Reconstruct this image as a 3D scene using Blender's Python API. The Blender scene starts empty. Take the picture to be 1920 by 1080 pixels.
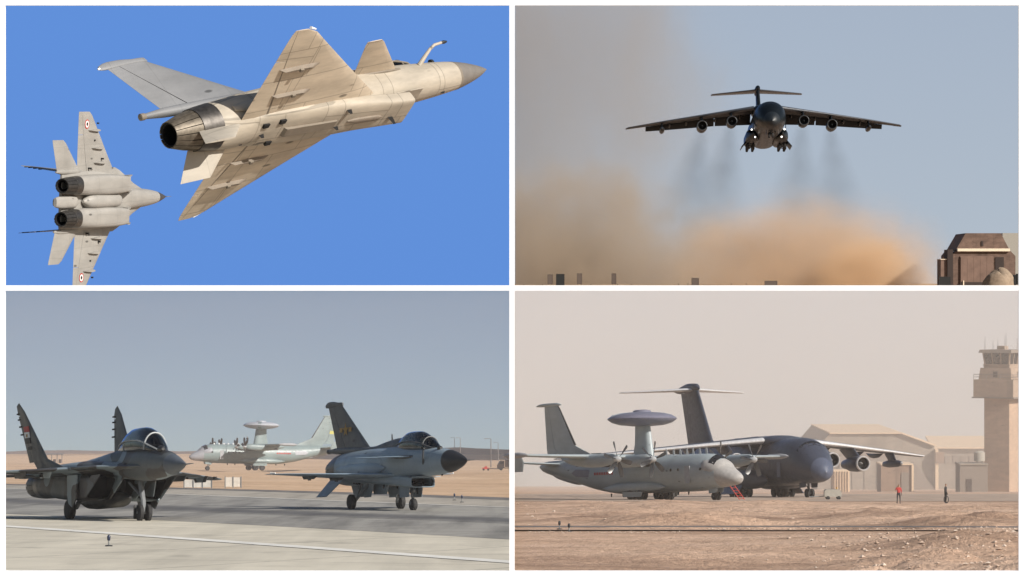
import bpy, math, random
import numpy as np
from mathutils import Vector, Matrix, noise

# ------------------------------------------------------------------ camera, sky light, sun, exposure
sc = bpy.context.scene
COL = sc.collection
HFOV = math.radians(16.0)
cam_d = bpy.data.cameras.new('camera'); cam = bpy.data.objects.new('camera', cam_d); COL.objects.link(cam)
cam_d.sensor_width = 36.0; cam_d.angle = HFOV
cam.location = (0, 0, 0); cam.rotation_euler = (math.pi/2, 0, 0)
cam_d.clip_start = 1.0; cam_d.clip_end = 12000.0
sc.camera = cam

SUN_EL, SUN_AZ = 30.0, 52.0          # azimuth: from behind the camera towards the right
sd = Vector((math.cos(math.radians(SUN_EL))*math.sin(math.radians(SUN_AZ)),
             -math.cos(math.radians(SUN_EL))*math.cos(math.radians(SUN_AZ)), math.sin(math.radians(SUN_EL))))
sun_d = bpy.data.lights.new('sun', 'SUN'); sun_d.energy = 5.0; sun_d.angle = math.radians(0.5); sun_d.color = (1.0, 0.945, 0.865)
sun = bpy.data.objects.new('sun', sun_d); COL.objects.link(sun)
sun.rotation_euler = sd.to_track_quat('Z', 'Y').to_euler()

world = bpy.data.worlds.new('World'); sc.world = world; world.use_nodes = True
wn = world.node_tree
bg = wn.nodes['Background']; sk = wn.nodes.new('ShaderNodeTexSky')
sk.sky_type = 'NISHITA'; sk.sun_disc = False
sk.sun_elevation = math.radians(SUN_EL); sk.sun_rotation = math.atan2(sd.x, sd.y)
sk.air_density = 1.0; sk.dust_density = 1.5; sk.ozone_density = 1.0
wn.links.new(sk.outputs[0], bg.inputs[0]); bg.inputs[1].default_value = 0.06

sc.view_settings.view_transform = 'Standard'; sc.view_settings.look = 'None'
sc.view_settings.exposure = 0.2; sc.view_settings.gamma = 1.0; sc.view_settings.use_curve_mapping = False
sc.cycles.max_bounces = 8; sc.cycles.volume_bounces = 2; sc.cycles.transparent_max_bounces = 16
sc.cycles.volume_step_rate = 1.0; sc.cycles.volume_max_steps = 256
sc.cycles.use_denoising = True
sc.cycles.sample_clamp_indirect = 4.0

random.seed(7)
F = 960.0/math.tan(HFOV/2)          # pixels of the 1920 px photograph per unit of slope: sizes read off the photo

# ------------------------------------------------------------------ helpers: meshes
class MB:
    def __init__(s): s.v = []; s.f = []
    def add(s, vs, fs, M=None):
        o = len(s.v)
        s.v += [tuple(M @ Vector(p)) if M is not None else tuple(p) for p in vs]
        s.f += [tuple(i+o for i in f) for f in fs]
        return s
    def rings(s, rings, cap0=True, cap1=True, closed=True, M=None):
        n = len(rings[0]); vs = [p for r in rings for p in r]; fs = []
        for i in range(len(rings)-1):
            for j in range(n if closed else n-1):
                k = (j+1) % n
                fs.append((i*n+j, i*n+k, (i+1)*n+k, (i+1)*n+j))
        if cap0: fs.append(tuple(range(n-1, -1, -1)))
        if cap1: fs.append(tuple((len(rings)-1)*n+j for j in range(n)))
        return s.add(vs, fs, M)
    def box(s, a, b, M=None):
        (x0, y0, z0), (x1, y1, z1) = a, b
        vs = [(x0,y0,z0),(x1,y0,z0),(x1,y1,z0),(x0,y1,z0),(x0,y0,z1),(x1,y0,z1),(x1,y1,z1),(x0,y1,z1)]
        return s.add(vs, [(0,3,2,1),(4,5,6,7),(0,1,5,4),(1,2,6,5),(2,3,7,6),(3,0,4,7)], M)
    def prism(s, poly, x0, x1, axis=0, M=None):      # polygon in the two other axes, extruded along axis
        def mk(x, p):
            q = list(p); q.insert(axis, x); return tuple(q)
        n = len(poly)
        vs = [mk(x0, p) for p in poly]+[mk(x1, p) for p in poly]
        fs = [tuple(range(n)), tuple(range(2*n-1, n-1, -1))]+[(i, i+n, (i+1) % n+n, (i+1) % n) for i in range(n)]
        return s.add(vs, fs, M)
    def lathe(s, prof, n=24, M=None, cap0=True, cap1=True):   # profile (x, r) about the x axis
        rs = [[(x, r*math.cos(2*math.pi*j/n), r*math.sin(2*math.pi*j/n)) for j in range(n)] for x, r in prof]
        return s.rings(rs, cap0, cap1, True, M)
    def tube(s, pts, rad, n=10, M=None):
        pts = [Vector(p) for p in pts]
        if not hasattr(rad, '__len__'): rad = [rad]*len(pts)
        rs = []
        for i, p in enumerate(pts):
            d = (pts[min(i+1, len(pts)-1)]-pts[max(i-1, 0)]).normalized()
            a = d.orthogonal().normalized() if i == 0 else (a-d*a.dot(d)).normalized()
            b = d.cross(a)
            rs.append([tuple(p+rad[i]*(a*math.cos(2*math.pi*j/n)+b*math.sin(2*math.pi*j/n))) for j in range(n)])
        return s.rings(rs, True, True, True, M)
    def build(s, name, mat, parent=None, smooth=35):
        me = bpy.data.meshes.new(name); me.from_pydata(s.v, [], s.f); me.update()
        bmn = me
        import bmesh
        bm = bmesh.new(); bm.from_mesh(me); bmesh.ops.recalc_face_normals(bm, faces=bm.faces); bm.to_mesh(me); bm.free()
        if smooth:
            me.polygons.foreach_set('use_smooth', [True]*len(me.polygons))
            me.set_sharp_from_angle(angle=math.radians(smooth))
        me.materials.append(mat)
        o = bpy.data.objects.new(name, me); COL.objects.link(o)
        if parent is not None: o.parent = parent
        return o

def tag(o, label=None, cat=None, group=None, kind=None):
    if label: o['label'] = label
    if cat: o['category'] = cat
    if group: o['group'] = group
    if kind: o['kind'] = kind
    return o

def empty(name, M=None, loc=None):
    o = bpy.data.objects.new(name, None); COL.objects.link(o); o.empty_display_size = 0.5
    if M is not None: o.matrix_world = M
    if loc is not None: o.location = loc
    return o

def pchip(xs, ys, q):
    xs = np.asarray(xs, float); ys = np.asarray(ys, float); q = np.clip(np.asarray(q, float), xs[0], xs[-1])
    h = np.diff(xs); d = np.diff(ys)/h; m = np.zeros(len(xs)); m[0] = d[0]; m[-1] = d[-1]
    for i in range(1, len(xs)-1):
        if d[i-1]*d[i] > 0:
            w1 = 2*h[i]+h[i-1]; w2 = h[i]+2*h[i-1]; m[i] = (w1+w2)/(w1/d[i-1]+w2/d[i])
    i = np.clip(np.searchsorted(xs, q, side='right')-1, 0, len(xs)-2)
    t = (q-xs[i])/h[i]
    return ((2*t**3-3*t**2+1)*ys[i]+(t**3-2*t**2+t)*h[i]*m[i]+(-2*t**3+3*t**2)*ys[i+1]+(t**3-t**2)*h[i]*m[i+1])

def stat(st, s0=None, s1=None, n=24, seg=32, yoff=0.0, inset=0.0, s_list=None):
    """rings of a body: stations (s aft of the nose, z centre, half width, height up, height down, squareness)"""
    A = np.array(st, float)
    s0 = A[0, 0] if s0 is None else s0; s1 = A[-1, 0] if s1 is None else s1
    if s_list is None:
        t = np.linspace(0, 1, n); s_list = s0+(s1-s0)*t
        if s0 == A[0, 0]: s_list = s0+(s1-s0)*t**1.6
    cols = [pchip(A[:, 0], A[:, c], s_list) for c in range(1, 6)]
    rs = []
    for k, s in enumerate(s_list):
        zc, w, hu, hd, e = [c[k] for c in cols]
        w = max(w-inset, .004); hu = max(hu-inset, .004); hd = max(hd-inset, .004)
        r = []
        for j in range(seg):
            a = 2*math.pi*j/seg; c, q = math.cos(a), math.sin(a)
            y = w*math.copysign(abs(c)**(2/e), c); z = math.copysign(abs(q)**(2/e), q)*(hu if q > 0 else hd)
            r.append((-s, yoff+y, zc+z))
        rs.append(r)
    return rs

def foil(x): return 5*(0.2969*math.sqrt(max(x, 0))-0.126*x-0.3516*x*x+0.2843*x**3-0.1036*x**4)

def surf(mb, secs, nv, f0=0.0, f1=1.0, t0=0.0, t1=1.0, m=9, ns=None):
    """lifting surface: secs = [(LE(s,y,z), TE(s,y,z), thickness ratio)], nv = thickness direction"""
    nv = Vector(nv).normalized(); k = len(secs)-1
    ts = sorted(set([t0, t1]+[i/k for i in range(k+1) if t0 < i/k < t1]))
    fr = [f0+(f1-f0)*(0.5-0.5*math.cos(math.pi*i/(m-1))) if f0 == 0 else f0+(f1-f0)*i/(m-1) for i in range(m)]
    rs = []
    for t in ts:
        i = min(int(t*k), k-1); u = t*k-i
        a, b = secs[i], secs[i+1]
        LE = Vector(a[0]).lerp(Vector(b[0]), u); TE = Vector(a[1]).lerp(Vector(b[1]), u); tc = a[2]+(b[2]-a[2])*u
        LE = Vector((-LE.x, LE.y, LE.z)); TE = Vector((-TE.x, TE.y, TE.z)); ch = (TE-LE).length
        up = [tuple(LE.lerp(TE, f)+nv*(tc*ch*foil(f)+.003)) for f in fr]
        dn = [tuple(LE.lerp(TE, f)-nv*(tc*ch*foil(f)+.003)) for f in reversed(fr)]
        rs.append(up+dn)
    return mb.rings(rs)

def wingpart(name, secs, nv, mat, root, **kw):
    mb = MB(); surf(mb, secs, nv, **kw); return mb.build(name, mat, root, 40)

def mir(secs, sgn): return [((a[0], a[1]*sgn, a[2]), (b[0], b[1]*sgn, b[2]), t) for a, b, t in secs]

# ------------------------------------------------------------------ helpers: materials
def mat_new(name):
    m = bpy.data.materials.new(name); m.use_nodes = True
    return m, m.node_tree, m.node_tree.nodes['Principled BSDF']
def N(nt, typ, **kw):
    n = nt.nodes.new(typ)
    for k, v in kw.items(): setattr(n, k, v)
    return n
def ramp(nt, fac, stops, interp='LINEAR'):
    r = nt.nodes.new('ShaderNodeValToRGB'); r.color_ramp.interpolation = interp
    e = r.color_ramp.elements
    while len(e) < len(stops): e.new(0.5)
    for el, (p, c) in zip(e, stops):
        el.position = p; el.color = (c, c, c, 1) if not hasattr(c, '__len__') else (*c, 1)
    nt.links.new(fac, r.inputs[0]); return r.outputs[0]
def mix(nt, a, b, fac, mode='MIX'):
    m = nt.nodes.new('ShaderNodeMix'); m.data_type = 'RGBA'; m.blend_type = mode
    for sock, v in ((m.inputs[0], fac), (m.inputs[6], a), (m.inputs[7], b)):
        if hasattr(v, 'is_output') or hasattr(v, 'links'): nt.links.new(v, sock)
        elif hasattr(v, '__len__'): sock.default_value = (*v, 1) if len(v) == 3 else v
        else: sock.default_value = v
    return m.outputs[2]
def coords(nt, scale=(1, 1, 1), kind='Object', rot=(0, 0, 0)):
    tc = nt.nodes.new('ShaderNodeTexCoord'); mp = nt.nodes.new('ShaderNodeMapping')
    mp.inputs['Scale'].default_value = scale; mp.inputs['Rotation'].default_value = rot
    nt.links.new(tc.outputs[kind], mp.inputs[0]); return mp.outputs[0]
def tnoise(nt, vec, scale, detail=4, rough=0.55):
    n = nt.nodes.new('ShaderNodeTexNoise'); n.inputs['Scale'].default_value = scale
    n.inputs['Detail'].default_value = detail; n.inputs['Roughness'].default_value = rough
    nt.links.new(vec, n.inputs['Vector']); return n.outputs['Fac']
def bumpto(nt, bs, h, strength, dist):
    b = nt.nodes.new('ShaderNodeBump'); b.inputs['Strength'].default_value = strength; b.inputs['Distance'].default_value = dist
    nt.links.new(h, b.inputs['Height']); nt.links.new(b.outputs[0], bs.inputs['Normal'])

def simple(name, col, rough=0.6, metal=0.0, var=0.12, scale=3.0):
    m, nt, bs = mat_new(name)
    n = tnoise(nt, coords(nt), scale)
    c0 = tuple(c*(1-var) for c in col); c1 = tuple(min(c*(1+var), 1) for c in col)
    nt.links.new(ramp(nt, n, [(0.3, c0), (0.7, c1)]), bs.inputs['Base Color'])
    bs.inputs['Roughness'].default_value = rough; bs.inputs['Metallic'].default_value = metal
    return m

def paint(name, col, rough=0.5, panel=1.3, line=0.72, var=0.10, dirt=0.16, camo=None, lw=0.014, spec=0.5, stain=0.8):
    """aircraft paint: panel seams, soft fading, fore-aft staining"""
    m, nt, bs = mat_new(name); L = nt.links
    v = coords(nt)
    base = ramp(nt, tnoise(nt, v, 0.35, 3), [(0.3, tuple(c*(1-var) for c in col)), (0.7, tuple(min(1, c*(1+var)) for c in col))])
    if camo:
        f = tnoise(nt, coords(nt, (0.30, 0.42, 0.42)), 1.25, 1.5, 0.4)
        base = ramp(nt, f, [(0.0, camo[0]), (0.44, camo[1]), (0.53, camo[2]), (0.63, camo[0])], 'CONSTANT')
        base = mix(nt, base, ramp(nt, tnoise(nt, v, 1.1, 3), [(0.3, 0.86), (0.7, 1.1)]), 1.0, 'MULTIPLY')
    st = tnoise(nt, coords(nt, (0.30, 1.1, 1.1)), 1.3, 6, 0.7)
    base = mix(nt, base, ramp(nt, st, [(0.35, 1-dirt), (0.62, 1.0)]), 1.0, 'MULTIPLY')
    # panel seams on the plan (x-y) and on the side (x-z)
    def brick(rot, panel=panel, row=0.55):
        b = nt.nodes.new('ShaderNodeTexBrick'); b.offset = 0.37; b.squash = 0.8; b.squash_frequency = 3
        b.inputs['Scale'].default_value = 1.0; b.inputs['Mortar Size'].default_value = lw; b.inputs['Mortar Smooth'].default_value = 0.2
        b.inputs['Brick Width'].default_value = panel; b.inputs['Row Height'].default_value = panel*row
        b.inputs['Color1'].default_value = (1, 1, 1, 1); b.inputs['Color2'].default_value = (0.93, 0.93, 0.93, 1); b.inputs['Mortar'].default_value = (line, line, line, 1)
        L.new(coords(nt, rot=rot), b.inputs['Vector']); return b.outputs['Color']
    base = mix(nt, base, brick((0, 0, 0.03), panel*2.1, 0.42), 0.75, 'MULTIPLY')
    base = mix(nt, base, brick((0, 0, math.pi/2-0.05), panel*2.9, 0.8), 0.75, 'MULTIPLY')
    L.new(base, bs.inputs['Base Color']); bs.inputs['Specular IOR Level'].default_value = spec
    L.new(ramp(nt, tnoise(nt, v, 2.2, 4), [(0.3, rough-0.07), (0.7, rough+0.12)]), bs.inputs['Roughness'])
    # short dark stains trailing aft of the fasteners and vents
    vo = nt.nodes.new('ShaderNodeTexVoronoi'); vo.inputs['Scale'].default_value = 1.15; vo.inputs['Randomness'].default_value = 1.0
    L.new(coords(nt, (0.55, 1.5, 1.5)), vo.inputs['Vector'])
    gt = nt.nodes.new('ShaderNodeMath'); gt.operation = 'GREATER_THAN'; gt.inputs[1].default_value = 0.62
    sc_ = nt.nodes.new('ShaderNodeSeparateColor'); L.new(vo.outputs['Color'], sc_.inputs[0]); L.new(sc_.outputs[0], gt.inputs[0])
    gm = nt.nodes.new('ShaderNodeMath'); gm.operation = 'MULTIPLY'; L.new(gt.outputs[0], gm.inputs[0]); gm.inputs[1].default_value = stain
    base2 = mix(nt, base, ramp(nt, vo.outputs['Distance'], [(0.0, 0.12), (0.10, 0.25), (0.15, 1.0)]), gm.outputs[0], 'MULTIPLY')
    L.new(base2, bs.inputs['Base Color'])
    bumpto(nt, bs, tnoise(nt, v, 0.9, 2), 0.12, 0.05)
    return m

def glassmat(name, tint=(0.30, 0.33, 0.34), op=0.45):
    m, nt, bs = mat_new(name); out = nt.nodes['Material Output']
    tr = nt.nodes.new('ShaderNodeBsdfTransparent'); tr.inputs[0].default_value = (*tint, 1)
    gl = nt.nodes.new('ShaderNodeBsdfGlossy'); gl.inputs['Roughness'].default_value = 0.06; gl.inputs[0].default_value = (0.9, 0.95, 1, 1)
    fr = nt.nodes.new('ShaderNodeFresnel'); fr.inputs[0].default_value = 1.5
    ms = nt.nodes.new('ShaderNodeMixShader'); nt.links.new(fr.outputs[0], ms.inputs[0])
    nt.links.new(tr.outputs[0], ms.inputs[1]); nt.links.new(gl.outputs[0], ms.inputs[2]); nt.links.new(ms.outputs[0], out.inputs[0])
    return m

M_rubber = simple('tyre_rubber', (0.018, 0.018, 0.019), 0.8)
M_hub = simple('wheel_hub_metal', (0.25, 0.26, 0.26), 0.45, 0.3)
M_strut = simple('gear_strut_paint', (0.16, 0.17, 0.18), 0.5)
M_dark = simple('dark_cavity', (0.008, 0.008, 0.009), 0.9)
M_black = simple('black_coating', (0.02, 0.021, 0.023), 0.5)
M_soot = simple('heat_stained_metal', (0.10, 0.092, 0.085), 0.42, 0.75, 0.3, 6)
M_petal = simple('nozzle_petal_metal', (0.13, 0.11, 0.085), 0.5, 0.5, 0.35, 5)
M_canopy = glassmat('canopy_glass')
M_seat = simple('ejection_seat_black', (0.03, 0.032, 0.03), 0.8)
M_white = simple('white_paint', (0.80, 0.80, 0.78), 0.5, 0, 0.04)
M_frame = simple('white_frame_paint', (0.84, 0.87, 0.92), 0.55, 0, 0.03)
M_red = simple('red_paint', (0.45, 0.05, 0.035), 0.6)
M_yellow = simple('yellow_marking', (0.36, 0.20, 0.03), 0.6)
M_decalred = simple('decal_red', (0.42, 0.03, 0.03), 0.6)
M_decalwhite = simple('decal_white', (0.78, 0.78, 0.76), 0.6)
M_decalblack = simple('decal_black', (0.012, 0.012, 0.012), 0.6)
M_glow = bpy.data.materials.new('landing_light_glow'); M_glow.use_nodes = True
_b = M_glow.node_tree.nodes['Principled BSDF']; _b.inputs['Emission Color'].default_value = (1, 0.97, 0.9, 1); _b.inputs['Emission Strength'].default_value = 2.2

# ------------------------------------------------------------------ setting: terrain profiles (metres below eye height against distance)
BLY = [-60, 30, 60, 90, 140, 172, 250, 400, 800, 1300, 2640]
BLV = [None, None, None, 1064, 981, 959.5, 920, 898, 881, 864, 850]
BLZ = [-(v-540)/F*y if v else None for v, y in zip(BLV, BLY)]
BLZ[0], BLZ[1], BLZ[2] = -1.4, -4.35, -5.65
BRY = [-60, 30, 60, 100, 139, 220, 290, 330, 395, 440, 600, 900, 1338]
BRV = [None, None, None, 1049, 995, 962, 948, 943, 938, 933, 925, 918, 912]
BRZ = [-(v-540)/F*y if v else None for v, y in zip(BRV, BRY)]
BRZ[0], BRZ[1], BRZ[2] = -1.5, -4.45, -5.75
PLY = [1355, 1500, 1700, 2200, 2990]
PLZ = [-0.55, 0.75, 1.6, 2.4, 3.3]
def blz(y): return float(pchip(BLY, BLZ, [y])[0])
def brz(y): return float(pchip(BRY, BRZ, [y])[0])
def plz(y): return float(pchip(PLY, PLZ, [y])[0])

def sand(name, c0, c1, c2, scale=1.0, bump=0.3):
    m, nt, bs = mat_new(name); L = nt.links
    v = coords(nt); vs = coords(nt, (0.32, 1, 1))
    a = ramp(nt, tnoise(nt, vs, 0.09*scale, 7, 0.66), [(0.36, c0), (0.5, c1), (0.64, c2)])
    b = ramp(nt, tnoise(nt, v, 0.9*scale, 5, 0.7), [(0.3, 0.74), (0.55, 1.0), (0.75, 1.12)])
    L.new(mix(nt, a, b, 1.0, 'MULTIPLY'), bs.inputs['Base Color']); bs.inputs['Roughness'].default_value = 0.95
    bs.inputs['Specular IOR Level'].default_value = 0.1
    bumpto(nt, bs, tnoise(nt, v, 1.5*scale, 6, 0.7), bump, 0.3)
    return m
M_sandL = sand('pale_desert_sand', (0.50, 0.34, 0.22), (0.58, 0.40, 0.26), (0.64, 0.46, 0.31))
M_sandR = sand('pink_desert_dirt', (0.37, 0.245, 0.175), (0.60, 0.41, 0.295), (0.70, 0.495, 0.365), 1.3, 0.9)  # darkest noise tone paints shadowed ruts into the dirt colour
M_sandP = sand('plateau_sand', (0.40, 0.29, 0.2), (0.46, 0.33, 0.22), (0.5, 0.37, 0.26))

def tarmac(name, col, joint=None, streak=0.25, ang=0.0, joints=7.5):
    m, nt, bs = mat_new(name); L = nt.links
    v = coords(nt)
    a = ramp(nt, tnoise(nt, v, 0.25, 6, 0.65), [(0.3, tuple(c*0.88 for c in col)), (0.7, tuple(c*1.1 for c in col))])
    st = tnoise(nt, coords(nt, (1.1, 0.035, 1), rot=(0, 0, ang)), 0.55, 5, 0.6)       # rubber marks along the wheel tracks
    a = mix(nt, a, ramp(nt, st, [(0.34, 1-streak), (0.58, 1.0)]), 1.0, 'MULTIPLY')
    b = nt.nodes.new('ShaderNodeTexBrick'); b.offset = 0.0
    b.inputs['Scale'].default_value = 1; b.inputs['Brick Width'].default_value = joints; b.inputs['Row Height'].default_value = joints
    b.inputs['Mortar Size'].default_value = 0.08; b.inputs['Color1'].default_value = (1, 1, 1, 1); b.inputs['Color2'].default_value = (0.95, 0.95, 0.95, 1)
    b.inputs['Mortar'].default_value = (0.55, 0.55, 0.55, 1); L.new(coords(nt, rot=(0, 0, ang)), b.inputs['Vector'])
    a = mix(nt, a, b.outputs['Color'], 0.8, 'MULTIPLY')
    a = mix(nt, a, ramp(nt, tnoise(nt, coords(nt, (1, .5, 1), rot=(0, 0, ang)), 0.6, 3, 0.5), [(0.60, 1.0), (0.72, 0.80)]), 1.0, 'MULTIPLY')   # oil and water stains
    L.new(a, bs.inputs['Base Color']); bs.inputs['Roughness'].default_value = 0.85
    bumpto(nt, bs, tnoise(nt, v, 3, 5), 0.1, 0.05)
    return m

def grid(name, xs, ys, zf, mat, kind='structure'):
    vs = [(x, y, zf(x, y)) for y in ys for x in xs]; n = len(xs)
    fs = [(j*n+i, j*n+i+1, (j+1)*n+i+1, (j+1)*n+i) for j in range(len(ys)-1) for i in range(n-1)]
    me = bpy.data.meshes.new(name); me.from_pydata(vs, [], fs); me.update()
    me.polygons.foreach_set('use_smooth', [True]*len(me.polygons)); me.materials.append(mat)
    o = bpy.data.objects.new(name, me); COL.objects.link(o); tag(o, kind=kind); return o

def frange(a, b, d):
    out = []; x = a
    while x < b-1e-6: out.append(x); x += d
    return out+[b]

# --- left ground
def zl(x, y):
    q = 0.907*x+0.42*y
    z = blz(y)
    if q > 90:
        k = min((q-90)/30, 1)
        z += k*(0.35*noise.noise((x*0.03, y*0.012, 3.1))+0.16*noise.noise((x*0.11, y*0.05, 7.7)))*min(1+y/600, 2.2)
    return z
ysl = frange(-60, 60, 20)+frange(64, 420, 2.5)[0:]+frange(428, 1000, 8)+frange(1020, 2640, 30)
g = grid('desert_ground', [-700, -500, -350]+frange(-260, -130, 10)+frange(-126, 0, 3), ysl, zl, M_sandL)
tag(g, 'pale orange desert sand beyond the taxiway behind the taxiing jets')

TD = (0.42, -0.907)                                   # taxiway direction
def strip(name, q0, q1, off, mat, lab, a0=-330, a1=60, step=5, nq=4):
    rs = []; n_ = int((a1-a0)/step)
    for k in range(n_+1):
        r = []
        for i in range(nq+1):
            q = q0+(q1-q0)*i/nq
            am = min(a1, -(0.907*q+0.02)/TD[0])           # every strip ends at the bay's edge x = 0
            a = a0+(am-a0)*k/n_
            x = 0.907*q+TD[0]*a; y = 0.42*q+TD[1]*a
            r.append((x, y, blz(y)+off))
        rs.append(r)
    vs = [p for r in rs for p in r]; n = nq+1
    fs = [(j*n+i, j*n+i+1, (j+1)*n+i+1, (j+1)*n+i) for j in range(len(rs)-1) for i in range(nq)]
    me = bpy.data.meshes.new(name); me.from_pydata(vs, [], fs); me.update(); me.materials.append(mat)
    o = bpy.data.objects.new(name, me); COL.objects.link(o); tag(o, lab, kind='structure'); return o
TA = math.atan2(0.42, 0.907)
M_conc = tarmac('taxiway_concrete', (0.62, 0.57, 0.465), streak=0.16, ang=TA)
M_asph = tarmac('taxiway_asphalt', (0.31, 0.295, 0.265), streak=0.42, ang=TA)
M_shoul = tarmac('taxiway_shoulder', (0.40, 0.36, 0.30), streak=0.3, ang=TA)
M_edge = tarmac('edge_asphalt', (0.17, 0.155, 0.14), streak=0.3, ang=TA)
M_rub1 = tarmac('rubbered_asphalt', (0.205, 0.195, 0.18), streak=0.45, ang=TA)
M_rub2 = tarmac('black_rubber_marks', (0.125, 0.12, 0.115), streak=0.3, ang=TA)
M_line = simple('worn_white_line', (0.74, 0.72, 0.66), 0.7, 0, 0.16, 1.2)
strip('concrete_apron', -60, 48.0, 0.03, M_conc, 'light concrete apron in front of the taxiing jets', nq=36, step=4)
strip('taxiway', 48.0, 77.2, 0.034, M_asph, 'grey taxiway with rubber marks under the jets', nq=12)
strip('taxiway_shoulder', 77.2, 86.5, 0.03, M_shoul, 'pale shoulder along the far edge of the taxiway')
strip('taxiway_edge', 86.5, 90.5, 0.034, M_edge, 'dark strip where taxiway meets the sand')
strip('tyre_marks', 57.6, 63.4, 0.039, M_rub1, 'dark band of tyre rubber along the middle of taxiway')
strip('tyre_marks', 59.2, 62.0, 0.044, M_rub2, 'darkest streak of tyre rubber along the taxiway', nq=2)
strip('painted_line', 38.6, 39.45, 0.045, M_line, 'wide white line painted on the near concrete apron', nq=1)
strip('painted_line', 76.5, 76.95, 0.05, M_line, 'thin white line along the far side of the taxiway', nq=1)

# --- right ground
random.seed(11)
MOUNDS = [(random.uniform(.02, .98)*y*.141, y, random.uniform(1.2, 4.5), random.uniform(.10, .34)*(1 if y < 200 else .55)) for y in [random.uniform(150, 262) for _ in range(70)]]
MOUNDS += [(8.2, 84, 1.6, .40), (10.2, 90, 1.8, .5), (11.5, 99, 2.2, .55), (6.6, 80, .9, .25), (12.4, 88, 2.0, .5), (13.6, 108, 2.4, .5), (15.5, 120, 2.4, .35), (2.0, 80, 1.2, .10)]
def zr(x, y):
    z = brz(y)
    if 60 < y < 420:
        k = min((y-60)/15, 1)*max(0, min(1, (345-y)/95))
        road = min(abs(y-139.5), abs(y-74))
        k *= max(0.03, min(1, (road-3.2)/6))
        if y < 139: k *= 0.12+0.88*min(1, max(0, (134-y)/22))
        k2 = 0.8 if y < 139 else 1.25
        n = noise.fractal((x*0.045, y*0.06, 1.3), 1.0, 2.1, 5)*0.46*k2
        n += max(0, noise.noise((x*0.10, y*0.09, 5.5)))**1.5*0.9*max(0.12, k2-0.55)
        n += noise.fractal((x*0.5, y*0.5, 9.3), 1.0, 2.2, 3)*0.10
        if y < 132: n += max(0, (x-0.30*y*0.141/0.3*0.62)/8)*0.5*max(0, noise.noise((x*0.3, y*0.16, 2.2))+0.25)
        for mx, my, mr_, mh in MOUNDS:
            d2 = ((x-mx)/mr_)**2+((y-my)/(mr_*1.3))**2
            if d2 < 4: n += mh*math.exp(-d2*1.6)*(1+.5*noise.noise((x*1.1, y*1.1, mx)))
        z += k*n*min(1, x/5)
    return z
ysr = frange(-60, 60, 20)+frange(62, 380, 0.55)+frange(384, 700, 6)+frange(715, 1338, 15)
xsr = frange(0, 56, 0.5)+frange(58, 130, 4)+[150, 200, 300, 450, 700]
g = grid('dirt_ground', xsr, ysr, zr, M_sandR)
tag(g, 'rough pinkish brown dirt in front of the parked transports')
def rstrip(name, y0, y1, off, mat, lab, x1=300):
    ys = frange(y0, y1, (y1-y0)/4); xs = frange(0, x1, 5)
    o = grid(name, xs, ys, lambda x, y: brz(y)+off+0.05*noise.noise((x*0.07, 4, 0)), mat); tag(o, lab); return o
M_road = tarmac('perimeter_road_asphalt', (0.16, 0.145, 0.135), streak=0.3, ang=math.pi/2)
rstrip('perimeter_road', 137.6, 140.6, 0.16, M_road, 'narrow grey perimeter road crossing the dirt')
rstrip('perimeter_road', 72.9, 75.2, 0.12, M_road, 'grey road edge along the foot of the dirt')
M_apron = tarmac('sandy_apron', (0.44, 0.33, 0.25), streak=0.2, ang=math.pi/2)
o = grid('parking_apron', frange(0, 200, 8), frange(366, 560, 6), lambda x, y: brz(y)+0.03, M_apron); tag(o, 'sandy parking apron under the two transports')

# --- plateau that carries the take-off scene
g = grid('runway_ground', [0]+frange(4, 520, 8), frange(1355, 2990, 15), lambda x, y: plz(y)+0.25*noise.noise((x*0.05, y*0.02, 1)), M_sandP)
tag(g, 'flat sandy airfield ground under the dust cloud')

# --- skies: one backdrop behind each bay, each lit by its own sky model
def skymat(name, air, dust, ozone, el0, el1, z0, z1, strength, tint=(1, 1, 1), sun_el=SUN_EL, az=0.0):
    m = bpy.data.materials.new(name); m.use_nodes = True; nt = m.node_tree; nt.nodes.clear()
    out = nt.nodes.new('ShaderNodeOutputMaterial'); em = nt.nodes.new('ShaderNodeEmission')
    s = nt.nodes.new('ShaderNodeTexSky'); s.sky_type = 'NISHITA'; s.sun_disc = False
    s.sun_elevation = math.radians(sun_el); s.sun_rotation = math.atan2(sd.x, sd.y)
    s.air_density = air; s.dust_density = dust; s.ozone_density = ozone
    tc = nt.nodes.new('ShaderNodeTexCoord'); sx = nt.nodes.new('ShaderNodeSeparateXYZ'); nt.links.new(tc.outputs['Object'], sx.inputs[0])
    mr = nt.nodes.new('ShaderNodeMapRange'); mr.clamp = True
    for k, v in zip(range(1, 5), (z0, z1, math.tan(math.radians(el0)), math.tan(math.radians(el1)))): mr.inputs[k].default_value = v
    nt.links.new(sx.outputs[2], mr.inputs[0])
    cb = nt.nodes.new('ShaderNodeCombineXYZ'); cb.inputs[0].default_value = math.sin(az); cb.inputs[1].default_value = math.cos(az)
    nt.links.new(mr.outputs[0], cb.inputs[2]); nt.links.new(cb.outputs[0], s.inputs[0])
    nt.links.new(mix(nt, s.outputs[0], tint, 1.0, 'MULTIPLY'), em.inputs[0]); em.inputs[1].default_value = strength
    nt.links.new(em.outputs[0], out.inputs[0]); return m
def sky(x0, x1, z0, z1, y, mat, lab):
    mb = MB(); mb.add([(x0, y, z0), (x1, y, z0), (x1, y, z1), (x0, y, z1)], [(0, 1, 2, 3)])
    o = mb.build('sky', mat, None, 0); tag(o, lab, kind='structure'); return o
sky(-1500, 0, 0, 700, 3000, skymat('sky_deep_blue', 1, 0, 9, 46, 46, 0, 240, 0.305, (1.10, 1.04, 1.0)), 'clear deep blue sky behind the two flying jets')
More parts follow.
